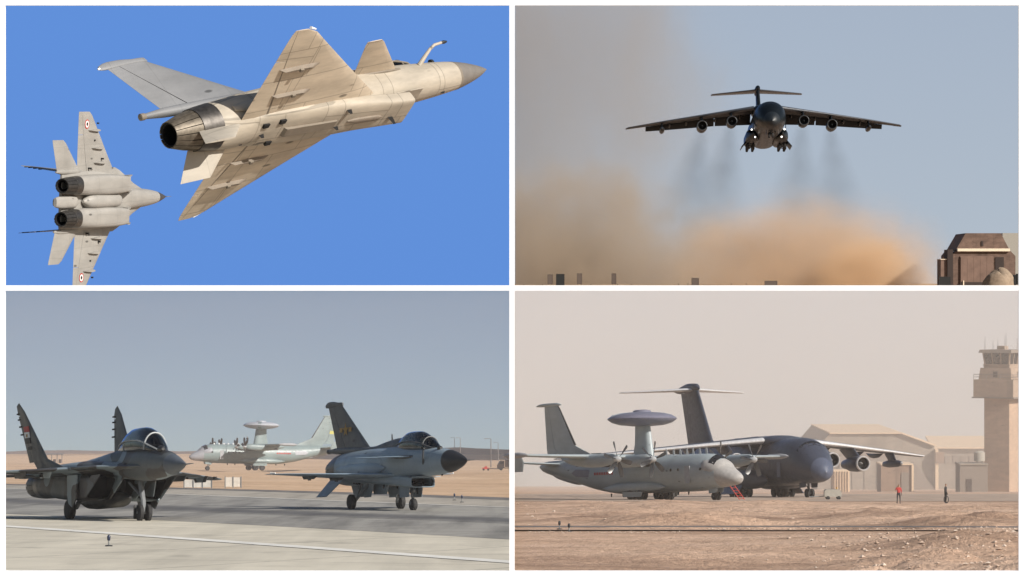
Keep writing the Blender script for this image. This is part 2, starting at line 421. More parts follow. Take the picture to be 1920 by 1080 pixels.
sky(0, 1500, 0, 700, 3001, skymat('sky_hazy_blue', 1, 1.6, 0.3, 7.4, 9.5, 0, 240, 0.1055, (1.065, 0.92, 0.925)), 'hazy grey blue sky behind the climbing transport')
sky(-1500, 0, -200, 0, 2650, skymat('sky_dusty_grey', 1, 1.6, 0.3, 6.2, 14.0, -118, 0, 0.083, (0.91, 0.94, 0.985)), 'dusty grey blue sky above the taxiway')
sky(0, 1500, -140, 0, 1345, skymat('sky_beige_haze', 1, 1.6, 0.3, 3.0, 4.5, -73, 0, 0.112, (1.05, 0.945, 1.10)), 'pale beige hazy sky behind the parked transports')

# --- collage borders between the four scenes, added as a lattice of white tubes
def bar(a, b, name): MB().box(a, b).build(name, M_frame, fr, 0)
fr = empty('collage_border', loc=(0, 0, 0)); tag(fr, 'collage borders between four scenes, added as a tall white lattice', 'lattice')
FY = 60.0; px = FY/F
zt, zb = 540*px, -540*px
xl = 960*px
bar((-xl-.3, FY, -6.2), (-xl+10*px, FY+.06, zt+.3), 'post'); bar((xl-10*px, FY, -6.2), (xl+.3, FY+.06, zt+.3), 'post')
bar((-5*px, FY, -6.2), (5*px, FY+.06, zt+.3), 'post')
for s0, s1 in ((-xl+10*px, -5*px), (5*px, xl-10*px)):
    bar((s0, FY+.002, zt-10*px), (s1, FY+.058, zt+.3), 'rail')
    bar((s0, FY+.002, -5*px), (s1, FY+.058, 5*px), 'rail')
    bar((s0, FY+.002, zb-.3), (s1, FY+.058, zb+10*px), 'rail')

# ------------------------------------------------------------------ aircraft kit
def pose(p):
    t, f, u = [Vector(a) for a in p]; f.normalize(); l = u.cross(f).normalized(); u = f.cross(l)
    M = Matrix(((f.x, l.x, u.x, t.x), (f.y, l.y, u.y, t.y), (f.z, l.z, u.z, t.z), (0, 0, 0, 1)))
    return M
def ground_z(M, s, y, gf, clear=0.0):
    """body height z at which the point (s, y, z) touches the terrain"""
    z = -2.5
    for _ in range(12):
        p = M @ Vector((-s, y, z)); z -= (p.z-gf(p.y)-clear)
    return z
def part(name, mat, root, fn, smooth=35):
    mb = MB(); fn(mb); return mb.build(name, mat, root, smooth)

def wheel(root, s, y, zbot, r, w, name='wheel'):
    T = Matrix.Translation((-s, y, zbot+r)) @ Matrix.Rotation(math.pi/2, 4, 'Z')
    prof = [(-w*.5, r*.55), (-w*.5, r*.82), (-w*.36, r*.96), (0, r), (w*.36, r*.96), (w*.5, r*.82), (w*.5, r*.55)]
    o = part(name, M_rubber, root, lambda m: m.lathe(prof, 24, T), 45)
    hp = [(-w*.42, r*.2), (-w*.46, r*.54), (w*.46, r*.54), (w*.42, r*.2)]
    part('hub', M_hub, o, lambda m: m.lathe(hp, 16, T))
    return o
def nozzle(root, s0, s1, r0, r1, y, z, n=18, name='nozzle', col=None):
    T = Matrix.Translation((0, y, z))
    o = part(name, M_dark, root, lambda m: m.lathe([(-s0-.02, r0*.93), (-s1+.04, r1*.93), (-s1+.05, r1*.80), (-(s0+s1)/2, r0*.72), (-s0+.15, r0*.55), (-s0+.16, .02)], 28, T, False, True))
    for k in range(n):
        a0 = 2*math.pi*(k+.06)/n; a1 = 2*math.pi*(k+.94)/n
        def f(m):
            rs = []
            for s, r in ((s0, r0), (s0*.55+s1*.45, r0*.6+r1*.4+.015), (s1, r1)):
                ring = [(-s, y+rr*math.cos(a), z+rr*math.sin(a)) for rr, a in ((r, a0), (r*1.012, (a0+a1)/2), (r, a1), (r-.03, a1), (r-.03, a0))]
                rs.append(ring)
            m.rings(rs)
        part('nozzle_petal', col or M_petal, o, f, 30)
    return o
def blade_antenna(root, s, y, z, h, c=.25, up=1):
    wingpart('antenna', [((s, y, z), (s+c, y, z), .12), ((s+c*.35, y, z+up*h), (s+c*.85, y, z+up*h), .12)], (0, 1, 0), M_dark if up < 0 else M_strut, root)

# ------------------------------------------------------------------ single-engine canard jet
J_ST = [(0, -.05, .01, .01, .01, 2), (.25, -.05, .13, .13, .13, 2), (.7, -.045, .28, .29, .29, 2), (1.2, -.03, .41, .42, .42, 2), (1.7, -.02, .50, .52, .52, 2),
        (2.4, 0, .57, .60, .59, 2.1), (3.2, 0, .62, .67, .63, 2.2), (4.4, 0, .68, .76, .66, 2.4), (5.6, 0, .74, .82, .70, 2.5), (7, 0, .88, .90, .80, 2.5),
        (8.5, 0, .98, .90, .74, 2.5), (10, 0, 1.0, .88, .74, 2.4), (11.5, 0, .97, .86, .76, 2.3), (13, 0, .87, .82, .85, 2.1), (14.1, 0, .76, .76, .76, 2)]
J_IN = [(4.9, -.92, .64, .25, .25, 6), (5.6, -.88, .66, .27, .25, 5.5), (7, -.76, .76, .32, .27, 3.6), (9, -.64, .88, .36, .29, 2.9), (11, -.52, .88, .36, .29, 2.7), (12.6, -.40, .70, .36, .29, 2.5), (13.6, -.2, .5, .4, .35, 2.5)]
J_WING = [((6.2, .42, -.52), (12.87, .42, -.52), .034), ((8.9, 2.6, -.40), (12.75, 2.6, -.40), .034), ((10.85, 4.2, -.32), (12.66, 4.2, -.32), .036), ((11.45, 4.70, -.30), (12.62, 4.72, -.30), .036), ((11.95, 4.92, -.29), (12.55, 4.94, -.29), .04)]
J_CAN = [((4.75, .62, .32), (6.95, .66, .32), .035), ((6.5, 2.5, .30), (7.4, 2.5, .30), .035), ((6.7, 2.66, .30), (7.4, 2.66, .30), .04)]
def canard_jet(p, label, name, P, two=False, gear=False, gf=None, fl=None):
    """P: dict of paints body, wing, fin, radome"""
    M = pose(p); root = empty(name, M); tag(root, label, 'jet')
    part('radome', P['radome'], root, lambda m: m.rings(stat(J_ST, 0, 1.72, 14)))
    if gear: part('pitot_probe', M_strut, root, lambda m: m.tube([(.75, 0, -.06), (0.02, 0, -.05)], [.012, .03], 8))
    fus = part('fuselage', P['body'], root, lambda m: m.rings(stat(J_ST, 1.74, 14.1, 34), True, True))
    part('joint_band', P['band'], fus, lambda m: m.rings(stat(J_ST, 1.70, 1.80, 2, inset=-.006), False, False))
    # chin intake: shell, splitter and dark duct
    sh = part('intake', P['body'], root, lambda m: (m.rings(stat(J_IN, 4.9, 13.6, 22), False, True), m.rings(stat(J_IN, 4.9, 7.5, 6, inset=.05), False, False)))
    part('intake_lip', P['body'], sh, lambda m: m.rings([stat(J_IN, s_list=[4.9])[0], stat(J_IN, s_list=[4.86], inset=.025)[0], stat(J_IN, s_list=[4.9], inset=.05)[0]], False, False))
    part('intake_duct', M_dark, sh, lambda m: m.rings(stat(J_IN, 5.05, 7.4, 3, inset=.052), False, True))
    part('splitter_plate', P['body'], sh, lambda m: m.prism([(-4.15, -.60), (-4.15, .60), (-5.6, .64), (-5.6, -.64)], -.66, -.69, axis=2))
    # dorsal spine with brake-chute housing
    top = .42 if two else .16
    SP = [(5.9, .70, .30, .12+top*.9, .3, 2.2), (7.2, .74, .36, .18+top*.9, .3, 2.2), (8.8, .78, .34, .20+top*.45, .3, 2.2), (10.4, .80, .28, .20, .3, 2.2), (12.2, .86, .24, .20, .3, 2.4), (14.2, .93, .19, .17, .17, 2.4), (15.5, .95, .15, .14, .14, 2.4), (15.8, .95, .10, .09, .09, 2.2)]
    part('dorsal_spine', P['fin'], root, lambda m: m.rings(stat(SP, n=20, seg=20)))
    part('chute_cover', P['band'], root, lambda m: m.lathe([(-15.78, .10), (-15.84, .125), (-16.0, .125), (-16.03, .06)], 14, Matrix.Translation((0, 0, .95))))
    FIN = [((10.7, 0, .85), (14.85, 0, .85), .055), ((14.3, 0, 3.25), (15.98, 0, 3.25), .045)]
    wingpart('fin', FIN, (0, 1, 0), P['fin'], root, f0=0, f1=.70)
    wingpart('rudder', FIN, (0, 1, 0), P['fin'], root, f0=.712, f1=1, t0=.08, t1=.99)
    cap = part('fin_tip_fairing', P['fin'], root, lambda m: m.rings(stat([(14.15, 3.20, .02, .02, .02, 2), (14.25, 3.24, .06, .12, .08, 3), (14.75, 3.28, .07, .10, .1, 3), (15.3, 3.31, .07, .14, .14, 2.6), (15.9, 3.30, .065, .15, .16, 2.6), (16.25, 3.28, .03, .06, .12, 2)], n=16, seg=16)))
    part('fin_light', M_white, cap, lambda m: m.lathe([(-16.24, .05), (-16.32, .03)], 8, Matrix.Translation((0, 0, 3.24))))
    if fl: fl(root)
    for sg in (1, -1):
        W = mir(J_WING, sg)
        wingpart('wing', W, (0, 0, 1), P['wing'], root, f0=0, f1=.815, t0=0, t1=1)
        wingpart('hinge_shadow_line', [(a, b, t*1.12+.0004) for a, b, t in W], (0, 0, 1), P['band'], root, f0=.811, f1=.825, t0=.03, t1=.97, m=3)  # dark strip painting the shadow line at the hinge
        wingpart('elevon', W, (0, 0, 1), P['wing'], root, f0=.822, f1=1, t0=.03, t1=.38)
        wingpart('elevon', W, (0, 0, 1), P['wing'], root, f0=.822, f1=1, t0=.385, t1=.72)
        wingpart('wing_tip', W, (0, 0, 1), P['wing'], root, f0=.822, f1=1, t0=.725, t1=1)
        part('tip_light', M_white, root, lambda m: m.tube([(-11.55, sg*4.80, -.26), (-11.85, sg*4.93, -.26)], [.03, .05], 8))
        wingpart('canard', mir(J_CAN, sg), (0, 0, 1), P['wing'], root)
        part('canard_root', P['band'], root, lambda m: m.rings(stat([(4.6, .3, .03, .05, .05, 2), (5.4, .3, .14, .10, .10, 2), (6.6, .3, .16, .10, .10, 2), (7.3, .3, .04, .05, .05, 2)], n=8, seg=10, yoff=sg*.66)))
        V = [((12.7, sg*.55, -.45), (14.6, sg*.5, -.45), .05), ((13.9, sg*1.05, -1.35), (15.25, sg*1.05, -1.35), .05)]
        wingpart('ventral_fin', V, (0, .86*sg, .5), P['fin2'], root)
        for yy, s0 in ((1.75, 11.0), (3.05, 11.3)):
            L = 1.7; zw = -.54+.054*yy
            PY = [((s0-L*.55, sg*yy, zw-.03), (s0+L*.6, sg*yy, zw-.03), .075), ((s0-L*.25, sg*yy, zw-.20), (s0+L*.5, sg*yy, zw-.18), .075)]
            py = wingpart('pylon', PY, (0, 1, 0), P['pylon'], root)
            part('sway_brace', P['band'], py, lambda m: m.box((-s0-.2, sg*yy-.06, zw-.25), (-s0-.05, sg*yy+.06, zw-.17)))
    # belly fittings
    part('belly_launcher', P['band'], root, lambda m: m.prism([(-8.3, -.88), (-8.42, -1.03), (-10.7, -.93), (-10.85, -.75)], -.20, .20, axis=1))
    part('gun_pod', P['pylon'], root, lambda m: m.rings(stat([(6.2, -1.10, .04, .03, .03, 2), (6.5, -1.07, .12, .08, .08, 3), (7.5, -1.01, .12, .08, .08, 3), (7.8, -.99, .04, .03, .03, 2)], n=8, seg=12)))
    for s_, y_, z_, h_ in ((5.6, .1, -1.11, .34), (7.9, -.62, -.94, .18), (8.1, .2, -.96, .16), (11.6, .0, -.76, .16), (12.4, .3, -.68, .14), (2.6, .0, -.58, .1)):
        blade_antenna(root, s_, y_, z_, h_, .24, -1)
    for s_, y_, z_ in ((10.9, -.55, -.80), (11.6, -.45, -.76), (11.0, .55, -.80), (12.5, -.2, -.72)):
        part('vent', M_dark, root, lambda m: m.prism([(y_-.09, z_-.04), (y_+.09, z_-.04), (y_+.07, z_+.1), (y_-.07, z_+.1)], -s_, -s_-.26, axis=0))
    nz = nozzle(root, 14.35, 15.4, .70, .46, 0, 0, 16, col=M_petal)
    part('heat_shield', M_soot, root, lambda m: (m.rings(stat(J_ST, 13.55, 14.1, 4, inset=-.012), False, False), m.lathe([(-14.1, .772), (-14.37, .735), (-14.37, .69)], 32, None, False, False)))
    # refuelling probe, starboard nose
    part('refuelling_probe', P['body'], root, lambda m: m.tube([(-3.5, -.52, .36), (-3.25, -.75, .52), (-3.0, -.98, .66), (-2.8, -1.10, .72), (-2.45, -1.14, .73)], [.10, .075, .06, .055, .05], 10)) if not two else None
    part('probe_tip', M_black, root, lambda m: m.lathe([(-2.47, .05), (-2.35, .07), (-2.2, .035)], 10, Matrix.Translation((0, -1.14, .73)))) if not two else None
    part('infrared_sensor', M_black, root, lambda m: m.lathe([(-2.55, .13), (-2.45, .12), (-2.38, .06)], 12, Matrix.Translation((0, -.2, .60))))
    # canopy
    if two: CN = [(3.0, .52, .04, .05, .05, 2), (3.5, .60, .34, .34, .1, 2), (4.2, .64, .46, .66, .1, 2.1), (5.0, .66, .52, .86, .1, 2.2), (5.9, .68, .52, .86, .1, 2.2), (6.7, .72, .44, .64, .1, 2.1), (7.3, .78, .28, .34, .1, 2)]
    else: CN = [(3.2, .50, .04, .05, .05, 2), (3.8, .60, .36, .36, .1, 2), (4.6, .64, .44, .56, .1, 2.1), (5.4, .66, .42, .50, .1, 2.1), (6.3, .72, .26, .22, .1, 2)]
    cn = part('canopy', M_canopy, root, lambda m: m.rings(stat(CN, n=18, seg=28)), 60)
    for sA in ((3.98,) if two else (4.0,)):
        r = stat(CN, s_list=[sA], seg=28, inset=-.012)[0]
        part('canopy_arch', P['band'], cn, lambda m: m.tube([q for q in r[0:15]], .032, 6))
    part('canopy_sill', P['band'], cn, lambda m: (m.tube([r[0] for r in stat(CN, CN[0][0]+.2, CN[-1][0]-.1, 10, inset=-.02)], .035, 6), m.tube([r[14] for r in stat(CN, CN[0][0]+.2, CN[-1][0]-.1, 10, inset=-.02)], .035, 6)))
    part('coaming', M_black, root, lambda m: m.rings(stat([(3.5, .60, .28, .12, .1, 2.5), (4.1, .64, .36, .18, .1, 2.5), (4.3, .64, .36, .20, .1, 2.5)], n=5, seg=14)))
    for sS in ((4.75, 6.05) if two else (4.75,)):
        part('ejection_seat', M_seat, root, lambda m: m.prism([(-sS-.35, .5), (-sS-.5, 1.28 if two else 1.05), (-sS-.33, 1.30 if two else 1.08), (-sS-.12, .72), (-sS+.25, .68), (-sS+.25, .5)], -.22, .22, axis=1))
    # stained belly panels, fuel covers
    for yv, zt_ in ((1, 1), (-1, 1)):
        part('cheek_fairing', P['body'], root, lambda m: m.rings(stat([(7.2, -.15, .03, .04, .04, 2), (8.4, -.15, .16, .30, .34, 2.2), (11, -.15, .18, .34, .36, 2.2), (13, -.1, .05, .12, .12, 2)], n=12, seg=14, yoff=yv*.92)))
    if gear:
        for yv in (1.32, -1.32):
            zb = ground_z(M, 10.3, yv, gf)
            wheel(root, 10.3, yv, zb, .38, .26)
            gl = part('main_gear_leg', M_strut, root, lambda m: (m.tube([(-9.6, yv*.42, -.7), (-10.15, yv*.82, zb+.55), (-10.3, yv*.86, zb+.38)], [.09, .075, .06], 10), m.tube([(-10.3, yv*.84, zb+.38), (-10.3, yv, zb+.38)], .06, 8), m.tube([(-10.8, yv*.4, -.7), (-10.2, yv*.78, zb+.62)], .045, 8)))
            part('gear_door', P['fin2'], root, lambda m: m.prism([(-8.9, -.7), (-10.3, -.68), (-10.2, -1.5), (-9.4, -1.5)], yv*.50, yv*.52, axis=1))
            part('tank_pylon', P['fin2'], root, lambda m: m.prism([(-7.9, -.85), (-9.9, -.8), (-9.6, -1.36), (-8.2, -1.4)], yv*.27, yv*.33, axis=1))
        zb = ground_z(M, 6.0, 0, gf)
        for q in (.0,): wheel(root, 6.0, q, zb, .30, .24)
        part('nose_gear_leg', M_strut, root, lambda m: (m.tube([(-6.25, 0, -.95), (-6.05, 0, zb+.62), (-6.0, .16, zb+.34), (-6.0, .16, zb+.30)], [.085, .07, .05, .05], 10), m.tube([(-6.05, 0, zb+.62), (-6.0, -.16, zb+.34), (-6.0, -.16, zb+.3)], .045, 8), m.tube([(-7.0, 0, -.95), (-6.1, 0, zb+.8)], .045, 8)))
        part('gear_door', P['fin2'], root, lambda m: m.prism([(-5.6, -1.0), (-6.9, -.95), (-6.8, -1.6), (-5.75, -1.6)], .33, .35, axis=1))
        part('gear_door', P['fin2'], root, lambda m: m.prism([(-5.6, -1.0), (-6.9, -.95), (-6.8, -1.6), (-5.75, -1.6)], -.35, -.33, axis=1))
        part('taxi_light', M_hub, root, lambda m: m.lathe([(-5.93, .07), (-5.82, .08), (-5.80, .02)], 12, Matrix.Translation((0, 0, zb+.95))))
        blade_antenna(root, 8.2, 0, 1.15, .38, .22)
        part('refuelling_probe', P['band'], root, lambda m: m.tube([(-3.5, -.62, -.1), (-3.3, -.72, .2), (-3.2, -.74, .55), (-3.1, -.74, .62)], [.05, .05, .045, .04], 8))
    return root

# ------------------------------------------------------------------ twin-engine, twin-fin jet
G_ST = [(0, -.12, .01, .01, .01, 2), (.4, -.115, .12, .12, .12, 2), (1.0, -.09, .27, .27, .27, 2), (1.6, -.06, .40, .40, .40, 2), (2.4, -.02, .51, .52, .51, 2.05), (3.4, 0, .60, .64, .60, 2.1),
        (4.6, 0, .66, .74, .60, 2.2), (6.0, .02, .74, .74, .52, 2.3), (7.6, .05, .9, .66, .45, 2.4), (10, .05, .9, .5, .42, 2.4), (13, .02, .6, .34, .3, 2.4), (15.2, 0, .32, .16, .16, 2.4), (16.2, 0, .22, .06, .06, 2.4)]
G_BODY = [(5.2, 0, .85, .16, .12, 2.6), (7, 0, 1.35, .30, .24, 2.8), (9, 0, 1.8, .38, .30, 3), (12, 0, 1.95, .34, .30, 3), (14.2, 0, 1.95, .22, .2, 3), (15.3, 0, 1.85, .1, .1, 3)]
G_NAC = [(6.5, -.82, .50, .46, .40, 7), (7.4, -.82, .54, .50, .44, 6), (9, -.78, .62, .60, .46, 4.5), (11, -.66, .66, .64, .50, 3.6), (13, -.5, .64, .6, .52, 2.8), (14.7, -.42, .56, .56, .56, 2)]
G_WING = [((7.5, 1.5, 0), (13.1, 1.5, 0), .042), ((9.05, 3.0, -.05), (13.25, 3.0, -.05), .04), ((11.5, 5.5, -.13), (13.4, 5.5, -.13), .036), ((11.9, 5.75, -.14), (13.4, 5.75, -.14), .04)]
G_LERX = [((3.3, .50, -.05), (9.6, .50, .02), .03), ((4.9, 1.0, -.03), (9.6, 1.0, .02), .035), ((6.0, 1.5, .0), (9.6, 1.5, .01), .045), ((7.0, 1.9, 0), (9.6, 1.9, 0), .05), ((7.7, 2.1, 0), (9.6, 2.1, 0), .06)]
G_STAB = [((12.9, 1.95, -.05), (16.0, 1.95, -.05), .04), ((15.0, 3.75, -.1), (16.8, 3.75, -.1), .036), ((15.4, 3.95, -.1), (16.85, 3.95, -.1), .04)]
def twin_jet(p, label, name, P, two=False, gear=False, gf=None, decal=None, finz=3.0):
    M = pose(p); root = empty(name, M); tag(root, label, 'jet')
    part('radome', P['radome'], root, lambda m: m.rings(stat(G_ST, 0, 1.62, 14)))
    part('pitot_probe', M_strut, root, lambda m: m.tube([(.8, 0, -.12), (0.05, 0, -.12)], [.012, .03], 8))
    part('fuselage', P['body'], root, lambda m: m.rings(stat(G_ST, 1.64, 16.2, 36)))
    part('centre_body', P['body'], root, lambda m: m.rings(stat(G_BODY, n=20, seg=40)))
    part('centre_tank', P['tank'], root, lambda m: m.rings(stat([(8.0, -.55, .05, .05, .05, 2), (8.3, -.58, .34, .3, .36, 2.4), (9.0, -.62, .46, .4, .5, 2.4), (11.6, -.62, .46, .4, .5, 2.4), (12.6, -.52, .40, .3, .42, 2.4), (13.0, -.45, .08, .1, .1, 2)], n=20, seg=24)))
    part('tail_boom', P['tank'], root, lambda m: m.rings(stat([(13.4, -.2, .1, .1, .1, 2.4), (13.9, -.25, .40, .2, .28, 2.4), (15.5, -.2, .42, .18, .24, 2.4), (16.3, -.15, .30, .1, .12, 2.4)], n=10, seg=20)))
    FZ = finz
    for sg in (1, -1):
        yo = sg*1.06
        def rake(rs):
            return [[(x-((9.6+x)/3.1)*max(0, -.36-z)*1.45 if x > -9.6 else x, y, z) for x, y, z in r] for r in rs]
        nc = part('engine_nacelle', P['body'], root, lambda m: (m.rings(rake(stat(G_NAC, 6.5, 14.7, 24, yoff=yo)), False, True), m.rings(rake(stat(G_NAC, 6.5, 8, 4, yoff=yo, inset=.04)), False, False)))
        part('intake_duct', M_dark, nc, lambda m: m.rings(rake(stat(G_NAC, 6.62, 7.9, 3, yoff=yo, inset=.042)), False, True))
        part('intake_ramp', P['body'], nc, lambda m: m.prism([(-5.7, -.32), (-6.9, -.32), (-7.75, -1.1), (-7.6, -1.2)], yo+sg*.50, yo+sg*.54, axis=1))
        part('intake_ramp', P['body'], nc, lambda m: m.prism([(-5.7, -.32), (-6.9, -.32), (-7.75, -1.1), (-7.6, -1.2)], yo-sg*.54, yo-sg*.50, axis=1))
        nozzle(root, 14.65, 15.95, .555, .47, yo, -.42, 14, col=M_nozdark)
        part('heat_shield', M_soot, root, lambda m: m.rings(stat(G_NAC, 14.0, 14.7, 4, yoff=yo, inset=-.01), False, False))
        wingpart('leading_edge_root', mir(G_LERX, sg), (0, 0, 1), P['body'], root)
        W = mir(G_WING, sg)
        wingpart('wing', W, (0, 0, 1), P['wing'], root, f0=0, f1=.76)
        wingpart('flap', W, (0, 0, 1), P['wing'], root, f0=.768, f1=1, t0=.03, t1=.5)
        wingpart('aileron', W, (0, 0, 1), P['wing'], root, f0=.768, f1=1, t0=.503, t1=.85)
        wingpart('wing_tip', W, (0, 0, 1), P['wing'], root, f0=.768, f1=1, t0=.852, t1=1)
        for k in ((4.55, 10.2), (3.4, 9.6), (2.45, 9.2)):
            wingpart('pylon', [((k[1]+.1, sg*k[0], -.1), (k[1]+1.9, sg*k[0], -.1), .1), ((k[1]+.4, sg*k[0], -.34), (k[1]+1.7, sg*k[0], -.32), .1)], (0, 1, 0), P['wing'], root)
        wingpart('tailplane', mir(G_STAB, sg), (0, 0, 1), P['wing'], root)
        part('tail_root', P['body'], root, lambda m: m.rings(stat([(12.4, 0, .06, .08, .08, 2.4), (13.2, 0, .17, .17, .17, 2.4), (15.2, -.02, .17, .15, .15, 2.4), (16.1, -.02, .05, .05, .05, 2.4)], n=10, seg=14, yoff=sg*1.9)))
        c = (FZ-.1)*math.tan(math.radians(7))
        FN = [((9.6, sg*1.8, .10), (14.3, sg*1.8, .10), .03), ((11.8, sg*1.86, .55), (14.4, sg*1.86, .55), .05), ((14.3, sg*(1.8+c*.88), FZ*.87), (15.3, sg*(1.8+c*.88), FZ*.87), .05), ((14.98, sg*(1.8+c), FZ), (15.32, sg*(1.8+c), FZ*.96), .05)]
        fin = wingpart('fin', FN, (0, 1, 0), P['fin'], root, f0=0, f1=.76)
        wingpart('rudder', FN, (0, 1, 0), P['fin'], root, f0=.77, f1=1, t0=.28, t1=.64)
        wingpart('fin_trailing_edge', FN, (0, 1, 0), P['fin'], root, f0=.77, f1=1, t0=.645, t1=1)
        for zz in (.55, .66, .76, .84):
            part('fin_antenna', M_dark, fin, lambda m: m.box((-15.42+.9*(.84-zz), sg*(1.8+c*zz)-.03, FZ*zz), (-15.0+.9*(.84-zz), sg*(1.8+c*zz)+.03, FZ*zz+.06)))
        for s_, y_ in ((9.9, 2.7), (11.0, 3.9), (10.6, 5.0), (11.6, 2.1), (9.4, .95)):
            part('vent', M_dark, root, lambda m: m.box((-s_-.16, sg*y_-.05, -.29 if y_ < 3 else -.2), (-s_, sg*y_+.05, -.1)))
    if decal: decal(root)
    if two: CN = [(2.7, .46, .04, .05, .05, 2), (3.2, .55, .36, .36, .1, 2), (3.9, .60, .48, .74, .1, 2.1), (4.8, .62, .54, .92, .1, 2.2), (5.8, .64, .54, .90, .1, 2.2), (6.9, .68, .42, .58, .1, 2.1), (7.7, .70, .2, .16, .1, 2)]
    else: CN = [(2.9, .46, .04, .05, .05, 2), (3.5, .56, .36, .36, .1, 2), (4.3, .60, .44, .54, .1, 2.1), (5.2, .62, .40, .44, .1, 2.1), (6.2, .68, .22, .14, .1, 2)]
    cn = part('canopy', M_canopy, root, lambda m: m.rings(stat(CN, n=18, seg=28)), 60)
    r = stat(CN, s_list=[3.72], seg=28, inset=-.012)[0]
    part('canopy_arch', P['arch'], cn, lambda m: m.tube(r[0:15], .035, 6))
    part('canopy_sill', P['arch'], cn, lambda m: (m.tube([q[0] for q in stat(CN, CN[0][0]+.2, CN[-1][0]-.1, 10, inset=-.02)], .035, 6), m.tube([q[14] for q in stat(CN, CN[0][0]+.2, CN[-1][0]-.1, 10, inset=-.02)], .035, 6)))
    part('antiglare_panel', M_black, root, lambda m: m.rings([[(q[0], q[1], q[2]+.012) for q in rr[4:13]] for rr in stat(G_ST, 2.0, 3.4, 6)], False, False, False))
    part('infrared_sensor', M_black, root, lambda m: m.lathe([(-2.6, .15), (-2.42, .14), (-2.3, .06)], 12, Matrix.Translation((0, -.16, .56))))
    part('coaming', M_black, root, lambda m: m.rings(stat([(3.1, .56, .28, .14, .1, 2.5), (3.7, .60, .38, .22, .1, 2.5), (3.95, .6, .38, .24, .1, 2.5)], n=5, seg=14)))
    for sS in ((4.5, 5.7) if two else (4.6,)):
        part('ejection_seat', M_seat, root, lambda m: m.prism([(-sS-.35, .5), (-sS-.5, 1.18 if two else 1.0), (-sS-.33, 1.2 if two else 1.02), (-sS-.12, .72), (-sS+.25, .68), (-sS+.25, .5)], -.22, .22, axis=1))
    if gear:
        for yv in (1.62, -1.62):
            zb = ground_z(M, 9.5, yv, gf)
            wheel(root, 9.5, yv, zb, .42, .30)
            part('main_gear_leg', M_strut, root, lambda m: (m.tube([(-9.3, yv*.78, -1.2), (-9.45, yv*.84, zb+.5), (-9.5, yv, zb+.42)], [.11, .09, .07], 10), m.tube([(-8.6, yv*.7, -1.2), (-9.4, yv*.84, zb+.7)], .05, 8)))
            part('gear_door', P['body'], root, lambda m: m.prism([(-8.2, -.25), (-9.5, -.22), (-9.35, -1.35), (-8.75, -1.55), (-8.3, -1.2)], yv*1.06, yv*1.09, axis=1))
        zb = ground_z(M, 5.0, 0, gf)
        for q in (.17, -.17): wheel(root, 5.0, q, zb, .34, .18)
        part('nose_gear_leg', M_strut, root, lambda m: (m.tube([(-5.5, 0, -.5), (-5.1, 0, zb+.8), (-5.0, 0, zb+.34)], [.12, .10, .08], 10), m.tube([(-5.0, -.3, zb+.34), (-5.0, .3, zb+.34)], .05, 8), m.tube([(-6.3, .2, -.6), (-5.1, 0, zb+.9)], .05, 8), m.tube([(-6.3, -.2, -.6), (-5.1, 0, zb+.9)], .05, 8)))
        part('gear_door', P['body'], root, lambda m: m.prism([(-4.6, -.5), (-6.0, -.45), (-5.9, -1.15), (-4.9, -1.2)], .34, .37, axis=1))
        part('mudguard', M_black, root, lambda m: m.prism([(-5.3, zb+.1), (-5.42, zb+.12), (-5.40, zb+.6), (-5.3, zb+.66)], -.3, .3, axis=1))
        part('drop_tank', P['dark'], root, lambda m: m.rings(stat([(6.8, -1.15, .04, .04, .04, 2), (7.4, -1.17, .30, .22, .22, 2.4), (8.4, -1.2, .50, .30, .32, 2.6), (11, -1.2, .50, .30, .32, 2.6), (12.6, -1.1, .25, .2, .2, 2), (13.2, -1.05, .05, .05, .05, 2)], n=18, seg=24)))
    return root
M_nozdark = simple('sooty_nozzle_petal', (0.06, 0.056, 0.052), 0.5, 0.6, 0.3, 6)

# ------------------------------------------------------------------ four-engine jet transport with T-tail
Y_ST = [(1.0, -1.5, .05, .05, .05, 2), (1.4, -1.45, .75, .8, .7, 2), (2.2, -1.25, 1.4, 1.45, 1.2, 2), (3.4, -.85, 1.95, 2.1, 1.75, 2.05), (5.2, -.3, 2.45, 2.65, 2.3, 2.1), (7.5, 0, 2.72, 2.75, 2.65, 2.15), (10, 0, 2.78, 2.78, 2.75, 2.15),
        (27, 0, 2.78, 2.78, 2.75, 2.15), (31, .25, 2.65, 2.55, 2.55, 2.1), (36, .95, 2.1, 1.9, 2.0, 2.05), (41, 1.7, 1.35, 1.2, 1.3, 2), (45.5, 2.3, .55, .55, .55, 2), (47, 2.45, .1, .1, .1, 2)]
Y_ST = [(s, z, w*1.02, a*1.02, b*1.05, e) for s, z, w, a, b, e in Y_ST]
Y_WING = [((13.6, 2.4, 2.65), (22.2, 2.4, 2.65), .13), ((16.6, 9, 2.15), (23.0, 9, 2.15), .115), ((21.0, 18.5, 1.35), (25.3, 18.5, 1.35), .11), ((24.6, 24.6, .85), (27.0, 24.6, .85), .10), ((25.6, 25.0, .82), (27.1, 25.0, .82), .08)]
